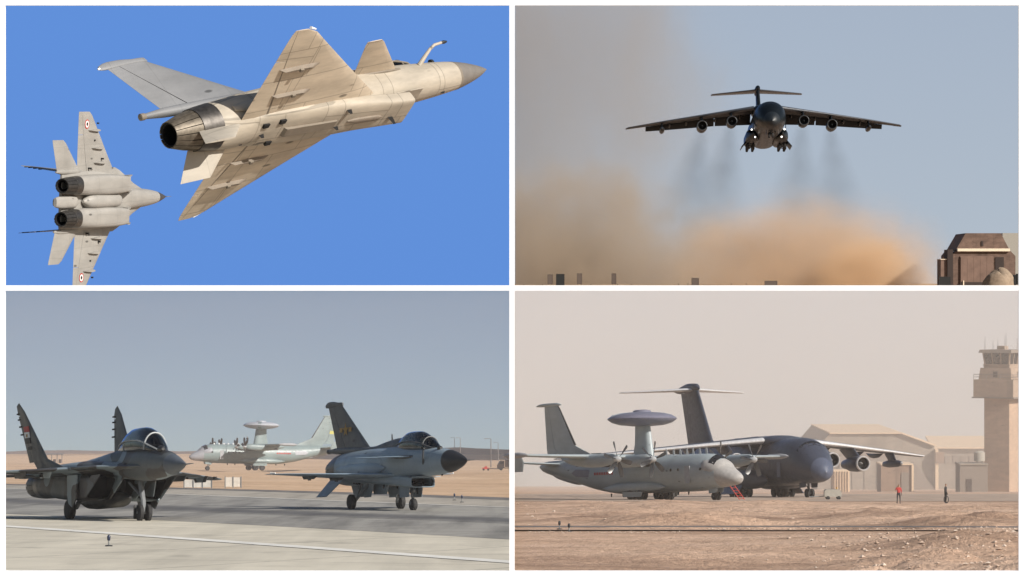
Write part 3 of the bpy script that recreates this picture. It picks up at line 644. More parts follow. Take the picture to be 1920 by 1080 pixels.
def nacelle(root, s, y, z, P, L=5.4, r=.86):
    T = Matrix.Translation((0, y, z))
    o = part('engine', P['body'], root, lambda m: m.lathe([(-s+.04, r*.80), (-s-.02, r*.86), (-s-.35, r), (-s-1.6, r*1.05), (-s-3.4, r*.95), (-s-4.3, r*.72), (-s-L, r*.55), (-s-L+.02, r*.45), (-s-L+.9, r*.5)], 28, T, False, True))
    part('intake_ring', P['ring'], o, lambda m: m.lathe([(-s+.1, r*.80), (-s+.16, r*.88), (-s+.1, r*.97), (-s-.12, r*1.0), (-s-.12, r*.95), (-s+.02, r*.76)], 28, T, False, False))
    part('fan', M_dark, o, lambda m: m.lathe([(-s-.1, r*.79), (-s-.8, r*.78), (-s-.82, .02)], 28, T, False, True))
    part('spinner', P['ring'], o, lambda m: m.lathe([(-s-.25, .02), (-s-.4, .14), (-s-.8, .24)], 12, T, False, True))
    return o
def transport(p, label, name, P, gf=None, flying=False):
    M = pose(p); root = empty(name, M); tag(root, label, 'transport plane')
    er = .95
    part('fuselage', P['body'], root, lambda m: m.rings(stat(Y_ST, 2.3, 47, 44, seg=48)))
    part('radome', P['radome'], root, lambda m: m.rings(stat(Y_ST, 1.0, 2.28, 8, seg=48)))
    part('wing_fairing', P['body'], root, lambda m: m.rings(stat([(10.5, 2.4, .1, .1, .1, 2), (12, 2.45, 1.5, .45, .4, 2.3), (14, 2.5, 2.5, .8, .7, 2.5), (21, 2.5, 2.55, .8, .7, 2.5), (24.5, 2.45, 1.5, .5, .4, 2.3), (27, 2.4, .1, .1, .1, 2)], n=18, seg=28)))
    for sg in (1, -1):
        part('gear_sponson', P['body'], root, lambda m: m.rings(stat([(12.5, -2.2, .05, .05, .05, 2), (14.5, -2.15, .75, .9, .8, 2.4), (17, -2.1, 1.25, 1.3, 1.1, 2.8), (23.5, -2.1, 1.25, 1.3, 1.1, 2.8), (26.5, -2.0, .8, .8, .8, 2.3), (29.5, -1.9, .05, .05, .05, 2)], n=22, seg=28, yoff=sg*2.55)))
        W = mir(Y_WING, sg)
        wingpart('wing', W, (0, 0, 1), P['wing'], root, f0=.075, f1=.74)
        wingpart('slat', W, (0, 0, 1), P['slat'], root, f0=0, f1=.07)
        if flying:                                   # flaps run out and down for take-off
            def down(sec, g):
                L, T_, tc = sec; ch = T_[0]-L[0]; hs = L[0]+.76*ch; c = .33*ch
                return ((hs, L[1], L[2]-.12), (hs+c*math.cos(g), L[1], L[2]-.12-c*math.sin(g)), .14)
            D = [down(sc_, math.radians(38)) for sc_ in W]
            wingpart('flap', D, (0, 0, 1), P['wing'], root, t0=.01, t1=.25)
            wingpart('flap', D, (0, 0, 1), P['wing'], root, t0=.255, t1=.62)
        else:
            wingpart('flap', W, (0, 0, 1), P['wing'], root, f0=.745, f1=1, t0=.01, t1=.36)
            wingpart('flap', W, (0, 0, 1), P['wing'], root, f0=.745, f1=1, t0=.365, t1=.70)
        wingpart('aileron', W, (0, 0, 1), P['wing'], root, f0=.745, f1=1, t0=.705, t1=.98)
        for y in (6.4, 11.6):
            sle = float(np.interp(y, [2.4, 9, 18.5], [13.6, 16.6, 21.0])); zw = float(np.interp(y, [2.4, 9, 18.5, 25], [2.65, 2.15, 1.35, .82]))
            nacelle(root, sle-2.4, sg*y, zw-2.15, P, r=er)
            wingpart('engine_pylon', [((sle-1.6, sg*y, zw-1.3), (sle+2.4, sg*y, zw-1.45), .12), ((sle+.3, sg*y, zw-.1), (sle+4.6, sg*y, zw-.25), .12)], (0, 1, 0), P['body'], root)
        yb = 18.6; sle = 21.05; zw = 1.34
        wingpart('pod_pylon', [((sle-.6, sg*yb, zw-1.15), (sle+1.6, sg*yb, zw-1.2), .12), ((sle+.2, sg*yb, zw-.1), (sle+2.8, sg*yb, zw-.2), .12)], (0, 1, 0), P['body'], root)
        pd = part('refuelling_pod', P['body'], root, lambda m: m.lathe([(-sle+2.3, .02), (-sle+1.9, .26), (-sle+1.0, .44), (-sle-1.6, .46), (-sle-2.8, .34), (-sle-3.1, .22)], 20, Matrix.Translation((0, sg*yb, zw-1.5))))
        part('pod_nose', P['ring'], pd, lambda m: m.lathe([(-sle+2.33, .01), (-sle+2.25, .10), (-sle+2.1, .19)], 12, Matrix.Translation((0, sg*yb, zw-1.5))))
        for y in (4.6, 9.0, 14.2, 17.2):
            ste = float(np.interp(y, [2.4, 9, 18.5, 25], [22.2, 23, 25.3, 27])); zw2 = float(np.interp(y, [2.4, 9, 18.5, 25], [2.65, 2.15, 1.35, .82]))
            part('flap_track_fairing', P['body'], root, lambda m: m.rings(stat([(ste-3.6, zw2-.35, .03, .03, .03, 2), (ste-2.2, zw2-.5, .2, .2, .32, 2.2), (ste-.4, zw2-.45, .2, .2, .42, 2.2), (ste+1.3, zw2-.2, .03, .03, .03, 2)], n=8, seg=12, yoff=sg*y)))
        TP = [((41.0, sg*.2, 10.0), (46.0, sg*.2, 10.0), .10), ((44.4, sg*8.2, 9.75), (46.6, sg*8.2, 9.75), .09), ((44.9, sg*8.5, 9.74), (46.6, sg*8.5, 9.74), .08)]
        wingpart('tailplane', TP, (0, 0, 1), P['slat'], root, f0=0, f1=.70)
        wingpart('elevator', TP, (0, 0, 1), P['wing'], root, f0=.71, f1=1, t0=.02, t1=.98)
        # main gear
        gz = ground_z(M, 21, sg*2.6, gf) if gf else -4.25
        for s_ in (18.6, 20.2, 21.8):
            for yy in (2.35, 3.35):
                zb = ground_z(M, s_, sg*yy, gf) if gf else gz
                wheel(root, s_, sg*yy, zb, .66, .42)
            part('main_gear_leg', M_strut, root, lambda m: m.tube([(-s_, sg*2.85, -2.9), (-s_, sg*2.85, gz+.66), (-s_, sg*3.2, gz+.66)], [.16, .13, .1], 10))
        part('gear_door', P['body'], root, lambda m: m.prism([(3.55, -2.6), (3.62, -2.6), (4.55, -3.75), (4.45, -3.8)], -17.6, -22.8, axis=0, M=Matrix.Scale(sg, 4, (0, 1, 0))))
        if flying: part('landing_light', M_glow, root, lambda m: (m.lathe([(-12.62, .02), (-12.66, .15), (-12.9, .14)], 14, Matrix.Translation((0, sg*2.35, -2.75))),))
        if flying: part('landing_light', M_glow, root, lambda m: m.lathe([(-12.95, .02), (-13.0, .15), (-13.3, .14)], 14, Matrix.Translation((0, sg*2.92, -1.35))))
    FIN = [((34.2, 0, 2.2), (43.4, 0, 2.0), .12), ((35.8, 0, 3.4), (43.8, 0, 3.2), .12), ((40.2, 0, 10.0), (46.0, 0, 10.0), .12)]
    wingpart('fin', FIN, (0, 1, 0), P['fin'], root, f0=0, f1=.70)
    wingpart('rudder', FIN, (0, 1, 0), P['fin'], root, f0=.71, f1=1, t0=.2, t1=.97)
    part('fin_bullet', P['fin'], root, lambda m: m.rings(stat([(39.6, 10.1, .05, .05, .05, 2), (40.6, 10.2, .42, .55, .4, 2.2), (43, 10.2, .5, .65, .5, 2.2), (46.2, 10.0, .36, .4, .4, 2.1), (48.0, 9.9, .05, .05, .05, 2)], n=16, seg=20)))
    part('tail_fillet', P['fin'], root, lambda m: m.rings(stat([(30, 2.4, .05, .05, .05, 2), (33, 2.5, .5, .35, .3, 2.2), (37, 2.6, .65, .6, .4, 2.2), (43, 2.6, .4, .3, .3, 2)], n=12, seg=18)))
    # windscreen panes
    for k in range(6):
        a = math.radians(90+(k-2.5)*21); a1 = a+math.radians(9.3); a0 = a-math.radians(9.3)
        def f(m):
            vs = []
            for s_, off in ((4.15, .03), (5.05, .03)):
                zc, w, hu = [float(pchip([q[0] for q in Y_ST], [q[i] for q in Y_ST], [s_])[0]) for i in (1, 2, 3)]
                for an in (a0, a1):
                    an2 = math.pi/2+(an-math.pi/2)*.9
                    vs.append((-s_, (w+off)*math.cos(an2), zc+(hu+off)*math.sin(an2)))
            vs += [(x-.05, y*.97, z-.03) for x, y, z in vs]
            m.add(vs, [(0, 1, 3, 2), (4, 6, 7, 5), (0, 4, 5, 1), (2, 3, 7, 6), (0, 2, 6, 4), (1, 5, 7, 3)])
        part('windscreen_pane', M_cockpit, root, f, 0)
    for sg in (1, -1):
        part('crew_door', P['radome'], root, lambda m: m.prism([(-8.2, -1.9), (-9.15, -1.9), (-9.15, -.1), (-8.2, -.1)], sg*2.78, sg*2.85, axis=1), 0)
        part('cabin_window', M_cockpit, root, lambda m: m.lathe([(-.03, .02), (-.03, .2), (.03, .2), (.04, .02)], 12, Matrix.Translation((-10.6, sg*2.82, .45)) @ Matrix.Rotation(math.pi/2, 4, 'Z')))
    for q in (.28, -.28):
        zb = ground_z(M, 6.0, q, gf) if gf else -3.9
        wheel(root, 6.0, q*1.15, zb, .55, .34)
    zb = ground_z(M, 6.0, 0, gf) if gf else -3.9
    part('nose_gear_leg', M_strut, root, lambda m: (m.tube([(-6.4, 0, -2.5), (-6.0, 0, zb+.55)], [.16, .12], 10), m.tube([(-6, -.5, zb+.55), (-6, .5, zb+.55)], .08, 8), m.tube([(-7.4, 0, -2.6), (-6.1, 0, zb+.9)], .07, 8)))
    for q in (.5, -.5):
        part('gear_door', P['body'], root, lambda m: m.prism([(-5.2, -2.4), (-7.2, -2.6), (-7.1, -3.25), (-5.4, -3.2)], q*1.5, q*1.6, axis=1))
    part('dorsal_antenna', P['body'], root, lambda m: m.rings(stat([(24.5, 2.75, .05, .05, .05, 2), (25.5, 2.8, .5, .45, .3, 2.3), (28, 2.8, .55, .5, .3, 2.3), (29.5, 2.7, .05, .05, .05, 2)], n=10, seg=16)))
    return root
M_cockpit = simple('cockpit_glass_dark', (0.012, 0.014, 0.018), 0.12, 0, 0.1)

# ------------------------------------------------------------------ four-turboprop early-warning plane with rotodome
K_ST = [(0, -.75, .03, .03, .03, 2), (.3, -.75, .45, .42, .45, 2), (.9, -.68, .85, .72, .75, 2), (1.8, -.5, 1.2, 1.05, 1.05, 2), (2.9, -.22, 1.52, 1.62, 1.45, 2.05), (4.4, 0, 1.8, 1.98, 1.8, 2.1), (6.5, 0, 1.95, 2.05, 2.0, 2.15),
        (19, 0, 1.95, 2.05, 2.05, 2.15), (23, .15, 1.85, 1.92, 1.75, 2.1), (27, .55, 1.5, 1.5, 1.25, 2.1), (31, 1.0, 1.0, 1.0, .85, 2.05), (33.6, 1.3, .45, .5, .45, 2), (34.2, 1.35, .08, .08, .08, 2)]
K_WING = [((12.6, 1.5, 1.85), (17.3, 1.5, 1.85), .15), ((12.9, 6, 1.9), (17.1, 6, 1.9), .14), ((13.9, 18.6, 2.05), (16.2, 18.6, 2.05), .12), ((14.4, 19.0, 2.05), (16.1, 19.0, 2.05), .1)]
def prop_plane(p, label, name, P, gf, rot=(20, 47), stripe=False):
    M = pose(p); root = empty(name, M); tag(root, label, 'radar plane')
    part('fuselage', P['body'], root, lambda m: m.rings(stat(K_ST, 2.9, 34.2, 40, seg=40)))
    part('radome', P['radome'], root, lambda m: m.rings(stat(K_ST, 0, 2.88, 12, seg=40)))
    part('cheek_array', P['radome'], root, lambda m: m.rings(stat([(1.6, -.2, .05, .05, .05, 2), (2.4, .1, 1.2, 1.0, .9, 2.2), (3.6, .3, 1.72, 1.25, .9, 2.2), (4.6, .45, 1.85, 1.25, .5, 2.2), (5.0, .5, 1.6, 1.1, .3, 2.2)], n=12, seg=28)))
    for k in range(5):
        an = math.radians(90+(k-2)*24)
        def f(m):
            vs = []
            for s_ in (2.95, 3.7):
                zc, w, hu = [float(pchip([q[0] for q in K_ST], [q[i] for q in K_ST], [s_])[0]) for i in (1, 2, 3)]
                for a in (an-.18, an+.18): vs.append((-s_, (w+.1)*math.cos(a), zc+.1+(hu+.04)*math.sin(a)))
            vs += [(x-.05, y*.96, z-.08) for x, y, z in vs]
            m.add(vs, [(0, 1, 3, 2), (4, 6, 7, 5), (0, 4, 5, 1), (2, 3, 7, 6), (0, 2, 6, 4), (1, 5, 7, 3)])
        part('windscreen_pane', M_cockpit, root, f, 0)
    for sg in (1, -1):
        part('gear_sponson', P['body'], root, lambda m: m.rings(stat([(10.6, -1.45, .05, .05, .05, 2), (12.2, -1.45, .45, .5, .4, 2.4), (14, -1.45, .7, .62, .5, 2.6), (17.5, -1.45, .7, .62, .5, 2.6), (20, -1.45, .3, .3, .3, 2.2), (21, -1.4, .04, .04, .04, 2)], n=16, seg=22, yoff=sg*1.75)))
        W = mir(K_WING, sg)
        wingpart('wing', W, (0, 0, 1), P['wing'], root, f0=0, f1=.74)
        wingpart('flap', W, (0, 0, 1), P['wing'], root, f0=.748, f1=1, t0=.02, t1=.6)
        wingpart('aileron', W, (0, 0, 1), P['wing'], root, f0=.748, f1=1, t0=.61, t1=.97)
        part('wingtip_pod', P['tip'], root, lambda m: m.lathe([(-13.0, .03), (-13.4, .2), (-14.2, .30), (-16.2, .30), (-16.9, .16), (-17.1, .03)], 16, Matrix.Translation((0, sg*19.0, 2.05))))
        for ei, y in enumerate((4.9, 9.9)):
            zc = 1.45
            n_ = part('engine', P['body'], root, lambda m: m.rings(stat([(9.1, zc+.05, .40, .42, .42, 2), (9.5, zc+.05, .56, .6, .62, 2.2), (11, zc+.02, .66, .68, .74, 2.3), (13.2, zc, .68, .62, .74, 2.3), (15.8, zc+.1, .5, .4, .6, 2.2), (17.6, zc+.2, .2, .2, .25, 2), (18.0, zc+.22, .05, .05, .06, 2)], n=18, seg=24, yoff=sg*y)))
            part('chin_scoop', M_dark, n_, lambda m: m.rings(stat([(9.25, zc-.55, .26, .1, .12, 2.4), (9.9, zc-.6, .3, .1, .16, 2.4), (11.4, zc-.62, .22, .1, .12, 2.2)], n=5, seg=14, yoff=sg*y)))
            part('exhaust', M_soot, n_, lambda m: m.tube([(-15.2, sg*y+.3, zc-.35), (-16.2, sg*y+.36, zc-.38)], [.2, .19], 12))
            pr = part('propeller', P['spin'], root, lambda m: m.lathe([(-8.35, .02), (-8.5, .2), (-8.8, .36), (-9.1, .42)], 20, Matrix.Translation((0, sg*y, zc+.05)), False, True))
            for b in range(6):
                an = math.radians(60*b+rot[ei]+(7 if sg > 0 else 0))
                e1 = Vector((0, math.cos(an), math.sin(an))); e2 = Vector((0, -math.sin(an), math.cos(an))); c0 = Vector((-8.85, sg*y, zc+.05))
                def f(m):
                    rs = []
                    for r_, ch, tw in ((.28, .24, 70), (.8, .46, 48), (1.35, .54, 34), (1.8, .50, 26), (1.98, .34, 23)):
                        d = e2*math.cos(math.radians(tw))+Vector((1, 0, 0))*math.sin(math.radians(tw)); nn = d.cross(e1)
                        c = c0+e1*r_
                        rs.append([tuple(c+d*ch*.5), tuple(c+nn*.03), tuple(c-d*ch*.5), tuple(c-nn*.03)])
                    m.rings(rs)
                part('blade', P['blade'], pr, f, 50)
        TP = [((29.3, sg*.5, 1.55), (32.4, sg*.5, 1.55), .1), ((30.6, sg*6.0, 1.75), (32.3, sg*6.0, 1.75), .1)]
        wingpart('tailplane', TP, (0, 0, 1), P['wing'], root, f0=0, f1=.68)
        wingpart('elevator', TP, (0, 0, 1), P['wing'], root, f0=.69, f1=1)
        wingpart('end_plate', [((29.9, sg*6.0, .7), (32.4, sg*6.0, .7), .06), ((29.7, sg*6.0, 1.75), (32.5, sg*6.0, 1.75), .07), ((30.4, sg*6.0, 2.9), (32.2, sg*6.0, 2.9), .06)], (0, 1, 0), P['body'], root)
        for s_ in (14.2, 15.8):
            for yy in (1.65, 2.25):
                zb = ground_z(M, s_, sg*yy, gf); wheel(root, s_, sg*yy, zb, .55, .36)
        zb = ground_z(M, 15, sg*1.95, gf)
        part('main_gear_leg', M_strut, root, lambda m: (m.tube([(-15, sg*1.95, -1.6), (-15, sg*1.95, zb+.6)], .15, 10), m.tube([(-14.2, sg*1.95, zb+.55), (-15.8, sg*1.95, zb+.55)], .1, 8)))
        part('gear_door', P['body'], root, lambda m: m.prism([(-13.3, -1.9), (-16.7, -1.9), (-16.5, -2.45), (-13.6, -2.45)], sg*2.62, sg*2.66, axis=1))
        part('fuselage_array', P['dome'], root, lambda m: m.rings(stat([(23.2, .35, .02, .05, .05, 2), (23.4, .35, .05, .42, .42, 4), (26.2, .45, .05, .42, .42, 4), (26.4, .45, .02, .05, .05, 2)], n=8, seg=16, yoff=sg*1.78)))
        part('hull_marking', M_decalred, root, lambda m: [m.box((-21.9-.42*k, sg*1.93, .12), (-21.62-.42*k, sg*1.955, .42)) for k in range(-6, 2)], 0)
    FIN = [((22.6, 0, 1.7), (32.6, 0, 1.6), .03), ((27.6, 0, 3.6), (32.9, 0, 3.4), .06), ((30.4, 0, 7.9), (33.2, 0, 7.9), .07), ((30.8, 0, 8.35), (33.2, 0, 8.35), .06)]
    wingpart('fin', FIN, (0, 1, 0), P['body'], root, f0=0.03, f1=.72)
    wingpart('deicing_boot', FIN, (0, 1, 0), M_black, root, f0=0, f1=.05, t0=.34, t1=.92, m=7)
    wingpart('rudder', FIN, (0, 1, 0), P['body'], root, f0=.73, f1=1, t0=.15, t1=.93)
    part('fin_tip_pod', P['body'], root, lambda m: m.rings(stat([(30.2, 8.35, .05, .05, .05, 2), (31, 8.4, .2, .2, .2, 2.2), (33.4, 8.38, .24, .2, .2, 2.2), (34.6, 8.3, .06, .08, .08, 2)], n=10, seg=16)))
    if stripe: part('fin_band', M_rudder, root, lambda m: surf(m, FIN, (0, 1, 0), .75, .99, .42, .47))
    # rotodome on its pylon
    wingpart('dome_pylon', [((14.4, 0, 1.9), (17.9, 0, 1.9), .30), ((14.7, 0, 3.5), (17.5, 0, 3.5), .30), ((15.0, 0, 5.6), (17.4, 0, 5.6), .32)], (0, 1, 0), P['body'], root)
    DT = Matrix.Translation((-16.2, 0, 6.2)) @ Matrix.Rotation(-math.pi/2, 4, 'Y')
    dm = part('rotodome', P['dome'], root, lambda m: m.lathe([(-.82, .02), (-.80, 1.2), (-.66, 2.4), (-.38, 3.4), (-.12, 3.78), (0, 3.86), (.12, 3.78), (.40, 3.3), (.62, 2.4), (.74, 1.2), (.78, .02)], 48, DT), 50)
    part('dome_strip', P['body'], dm, lambda m: m.rings([[(-16.2+x*.45-y*.893, x*.893+y*.45, 6.2+z*1.015+(.012 if z > 0 else -.012)) for x, z in ((-3.88, 0), (-3.3, .43), (-2.4, .64), (0, .80), (2.4, .64), (3.3, .43), (3.88, 0), (3.3, -.43), (2.4, -.68), (0, -.85), (-2.4, -.68), (-3.3, -.43))] for y in (-.35, .35)]))
    part('dome_cap', P['dome'], dm, lambda m: m.lathe([(.74, 1.05), (.92, .95), (1.0, .6), (1.02, .02)], 24, DT, False, True))
    # roof antennas, cabin windows, tail fairing, belly blades
    for s_ in (5.4, 6.5, 7.6, 8.6, 9.7, 10.8, 12.0):
        wingpart('antenna', [((s_, 0, 2.0), (s_+.4, 0, 2.0), .16), ((s_+.15, 0, 2.30 if stripe else 2.72), (s_+.38, 0, 2.30 if stripe else 2.72), .16)], (0, 1, 0), P['spin'], root)
    for s_ in (8.2, 9.4, 10.6, 4.6):
        for sg in (1, -1):
            part('cabin_window', M_cockpit, root, lambda m: m.lathe([(-.03, .02), (-.03, .16), (.03, .16), (.04, .02)], 12, Matrix.Translation((-s_, sg*1.93, .35)) @ Matrix.Rotation(math.pi/2, 4, 'Z')))
    for sg in (1, -1): part('crew_door', P['tip'], root, lambda m: m.prism([(-6.3, -1.15), (-7.1, -1.15), (-7.1, .75), (-6.3, .75)], sg*1.90, sg*1.965, axis=1), 0)
    part('tail_fairing', P['tip'], root, lambda m: m.rings(stat([(25.5, -.5, .1, .1, .1, 2), (27.2, -.35, .8, .5, .5, 2.4), (30.2, .25, .7, .5, .5, 2.4), (31.8, .6, .3, .3, .3, 2.2)], n=10, seg=18)))
    for s_ in (8.5, 10.2, 19.5, 21.5): blade_antenna(root, s_, 0, -1.95, .4, .3, -1)
    for q in (.25, -.25):
        zb = ground_z(M, 4.2, q, gf); wheel(root, 4.2, q, zb, .46, .28)
    zb = ground_z(M, 4.2, 0, gf)
    part('nose_gear_leg', M_strut, root, lambda m: (m.tube([(-4.4, 0, -1.6), (-4.2, 0, zb+.46)], [.12, .1], 10), m.tube([(-4.2, -.4, zb+.46), (-4.2, .4, zb+.46)], .06, 8), m.tube([(-5.4, 0, -1.8), (-4.3, 0, zb+.8)], .06, 8)))
    part('gear_door', P['body'], root, lambda m: m.prism([(-3.4, -1.5), (-5.0, -1.7), (-4.9, -2.3), (-3.6, -2.2)], .42, .46, axis=1))
    part('gear_door', P['body'], root, lambda m: m.prism([(-3.4, -1.5), (-5.0, -1.7), (-4.9, -2.3), (-3.6, -2.2)], -.46, -.42, axis=1))
    return root
M_rudder = simple('rudder_stripe', (0.45, 0.42, 0.10), 0.6)

# ------------------------------------------------------------------ the eight aircraft
P_tan = dict(body=paint('bounce_lit_grey_paint', (0.485, 0.43, 0.35), 0.55, line=.5, lw=.022, dirt=.28), wing=paint('bounce_lit_wing_paint', (0.61, 0.52, 0.405), 0.55, 1.6, line=.5, lw=.022, dirt=.26), fin=paint('shaded_fin_paint', (0.22, 0.225, 0.235), 0.5, 1.7),  # ground bounce put into body, wing and ventral tan; shade into fin grey
             fin2=paint('bounce_lit_ventral_paint', (0.43, 0.39, 0.33), 0.5), radome=simple('grey_radome', (0.17, 0.155, 0.14), 0.5), band=simple('seam_brown', (0.20, 0.17, 0.135), 0.6), pylon=simple('pylon_taupe', (0.21, 0.175, 0.14), 0.6))
P_blue = dict(body=paint('blue_grey_paint', (0.30, 0.38, 0.44), 0.42), wing=paint('wing_blue_grey_paint', (0.36, 0.47, 0.57), 0.42), fin=paint('dark_fin_paint', (0.085, 0.095, 0.105), 0.5),
              fin2=paint('pale_blue_grey_paint', (0.24, 0.30, 0.35), 0.5), radome=simple('black_radome', (0.014, 0.014, 0.016), 0.5), band=simple('dark_trim', (0.06, 0.065, 0.07), 0.5), pylon=simple('dark_pylon', (0.07, 0.08, 0.09), 0.6))
def mig_paints(tag_, col, camo=None, rad=(0.12, 0.11, 0.105)):
    b = paint(tag_+'_body_paint', col, 0.5, camo=camo)
    return dict(body=b, wing=paint(tag_+'_wing_paint', col, 0.5, 1.5, camo=camo), fin=paint(tag_+'_fin_paint', tuple(c*.8 for c in col), 0.5, camo=None), tank=paint(tag_+'_tank_paint', tuple(min(c*1.12, 1) for c in col), 0.5),
                radome=simple(tag_+'_radome', rad, 0.5), arch=simple(tag_+'_canopy_frame', (0.30, 0.32, 0.33), 0.45), dark=paint(tag_+'_dark_paint', (0.035, 0.037, 0.038), 0.5))
P_grey = mig_paints('light_grey', (0.345, 0.33, 0.305), rad=(0.055, 0.05, 0.05))
P_camo = mig_paints('camouflage', (0.075, 0.083, 0.088), camo=((0.095, 0.108, 0.115), (0.07, 0.066, 0.066), (0.27, 0.33, 0.365)), rad=(0.085, 0.10, 0.12))

def fin_flag_yellow(root):
    def f(m):
        for x0, x1, z0, z1 in ((-13.75, -13.35, 1.75, 2.15),):
            pass
        # small star and bar emblem, outlined in yellow
        cx, cz = -13.62, 1.95
        pts = []
        for k in range(10):
            a = math.pi/2+k*math.pi/5; r = .36 if k % 2 == 0 else .15
            pts.append((cx+r*math.cos(a), cz+r*math.sin(a)))
        m.prism(pts, -.125, -.12, axis=1); m.prism(pts, .12, .125, axis=1)
        for sg in (1, -1):
            for a, b in ((cx-.72, cx-.38), (cx+.38, cx+.72)):
                m.box((a, sg*.12, cz-.10), (b, sg*.125, cz+.12))
    part('fin_emblem', M_yellow, root, f, 0)
canard_jet([(-0.965, 133.928, 8.073), (0.6917, 0.6971, 0.1889), (-0.5589, 0.3509, 0.7513)],
           'sand grey delta-wing jet with canards climbing away, belly and dark nozzle showing', 'canard_jet', P_tan)
J10P = [(-2.08, 169.2, -7.95), (0.446, -0.8915, 0.0787), (-0.0156, 0.0809, 0.9966)]
canard_jet(J10P, 'blue grey canard jet with black nose taxiing on grey tarmac', 'canard_jet', P_blue, two=True, gear=True, gf=blz, fl=fin_flag_yellow)

def roundels(root):
    for sg in (1, -1):
        c = (-12.25, sg*4.95, -.165)
        for r, m_, dz, nm in ((.30, M_decalred, 0, 'roundel_ring'), (.225, M_decalwhite, -.006, 'roundel_ring'), (.12, M_decalblack, -.012, 'roundel_centre')):
            part(nm, m_, root, lambda m: m.lathe([(-.004, r), (.004, r)], 28, Matrix.Translation((c[0], c[1], c[2]+dz)) @ Matrix.Rotation(math.pi/2, 4, 'Y')), 0)
twin_jet([(-23.45, 245.9, 6.18), (0.3444, 0.9376, 0.047), (-0.9377, 0.3411, 0.0656)],
         'light grey twin-engine jet seen from below with round red wing insignia', 'twin_engine_jet', P_grey, decal=roundels)
def fin_flags(root):
    # three-band flag with its emblem on the starboard fin, number patch below
    c7 = math.tan(math.radians(7))
    for i, m_ in enumerate((M_decalred, M_decalwhite, M_decalblack)):
        z1 = 1.98-i*.24; z0 = z1-.235
        for sg in (-1, 1):
            y0 = sg*(1.8+(z0-.1)*c7); y1 = sg*(1.8+(z1-.1)*c7); o = sg*.085
            part('flag_band', m_, root, lambda m: m.add([(-13.72, y0+o, z0), (-14.42, y0+o, z0), (-14.46, y1+o, z1), (-13.76, y1+o, z1), (-13.72, y0+o*.8, z0), (-14.42, y0+o*.8, z0), (-14.46, y1+o*.8, z1), (-13.76, y1+o*.8, z1)],
                 [(0, 1, 2, 3), (7, 6, 5, 4), (0, 4, 5, 1), (1, 5, 6, 2), (2, 6, 7, 3), (3, 7, 4, 0)]), 0)
    for sg in (-1, 1):
        y = sg*(1.8+1.52*c7+.09)
        part('flag_eagle', M_yellow, root, lambda m: m.prism([(-14.02, 1.53), (-14.18, 1.53), (-14.22, 1.68), (-14.10, 1.64), (-13.98, 1.68)], y, y+sg*.004, axis=1), 0)
        part('number_patch', M_decalblack, root, lambda m: m.prism([(-13.7, 1.0), (-14.15, 1.0), (-14.15, 1.14), (-13.7, 1.14)], sg*(1.8+.97*c7+.088), sg*(1.8+.97*c7+.092), axis=1), 0)
twin_jet([(-12.45, 139.4, -6.62), (0.4140, -0.9063, 0.0848), (0.0012, 0.094, 0.9956)],
         'dark camouflaged twin-fin jet with bubble canopy and flag on its fin', 'twin_engine_jet', P_camo, two=True, gear=True, gf=blz, decal=fin_flags)

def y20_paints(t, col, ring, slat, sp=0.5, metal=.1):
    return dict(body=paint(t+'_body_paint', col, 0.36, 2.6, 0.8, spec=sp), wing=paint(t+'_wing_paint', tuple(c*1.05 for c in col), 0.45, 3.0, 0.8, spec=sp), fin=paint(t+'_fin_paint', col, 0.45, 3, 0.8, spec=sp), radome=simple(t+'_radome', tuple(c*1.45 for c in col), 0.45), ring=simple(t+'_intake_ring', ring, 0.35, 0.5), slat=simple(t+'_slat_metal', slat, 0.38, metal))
P_y1 = y20_paints('backlit_transport', (0.006, 0.0085, 0.011), (0.08, 0.085, 0.09), (0.075, 0.082, 0.095), 0.22)  # backlit shade put into the near-black paint, not the aircraft's own grey
P_y2 = y20_paints('slate_transport', (0.045, 0.055, 0.084), (0.60, 0.58, 0.57), (0.78, 0.77, 0.77), metal=.35)
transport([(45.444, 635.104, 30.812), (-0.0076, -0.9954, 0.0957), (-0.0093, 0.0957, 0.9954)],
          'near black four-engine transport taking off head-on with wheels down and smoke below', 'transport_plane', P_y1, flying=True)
transport([(37.75, 432.594, -20.369), (0.3383, -0.9386, 0.0672), (-0.014, 0.0664, 0.9977)],
          'slate grey four-engine T-tail transport parked behind the radar plane', 'transport_plane', P_y2, gf=brz)
def kj_paints(t, col, dome, rad):
    return dict(body=paint(t+'_body_paint', col, 0.4, 2.2, 0.85), wing=paint(t+'_wing_paint', col, 0.4, 2.4, 0.85), radome=simple(t+'_radome', rad, 0.5), dome=simple(t+'_dome_paint', dome, 0.4), tip=simple(t+'_fairing_grey', (0.30, 0.31, 0.33), 0.5), spin=simple(t+'_spinner', (0.55, 0.56, 0.56), 0.35, 0.3), blade=simple(t+'_blade', (0.025, 0.025, 0.026), 0.3, 0.0))
P_k1 = kj_paints('pale_radar_plane', (0.36, 0.41, 0.43), (0.15, 0.15, 0.20), (0.36, 0.345, 0.33))
P_k2 = kj_paints('far_radar_plane', (0.215, 0.275, 0.28), (0.40, 0.42, 0.46), (0.28, 0.29, 0.32))
prop_plane([(24.651, 390.196, -19.602), (0.6264, -0.7767, 0.0659), (-0.0165, 0.0712, 0.9973)],
           'pale grey four-propeller radar plane with violet grey dome parked on the apron', 'radar_plane', P_k1, brz)
prop_plane([(-68.3, 770.1, -34.95), (-0.9101, -0.4131, 0.0326), (0.0124, 0.0516, 0.9986)],
           'distant pale radar plane with white dome between the two taxiing jets', 'radar_plane', P_k2, blz, rot=(8, 33), stripe=True)

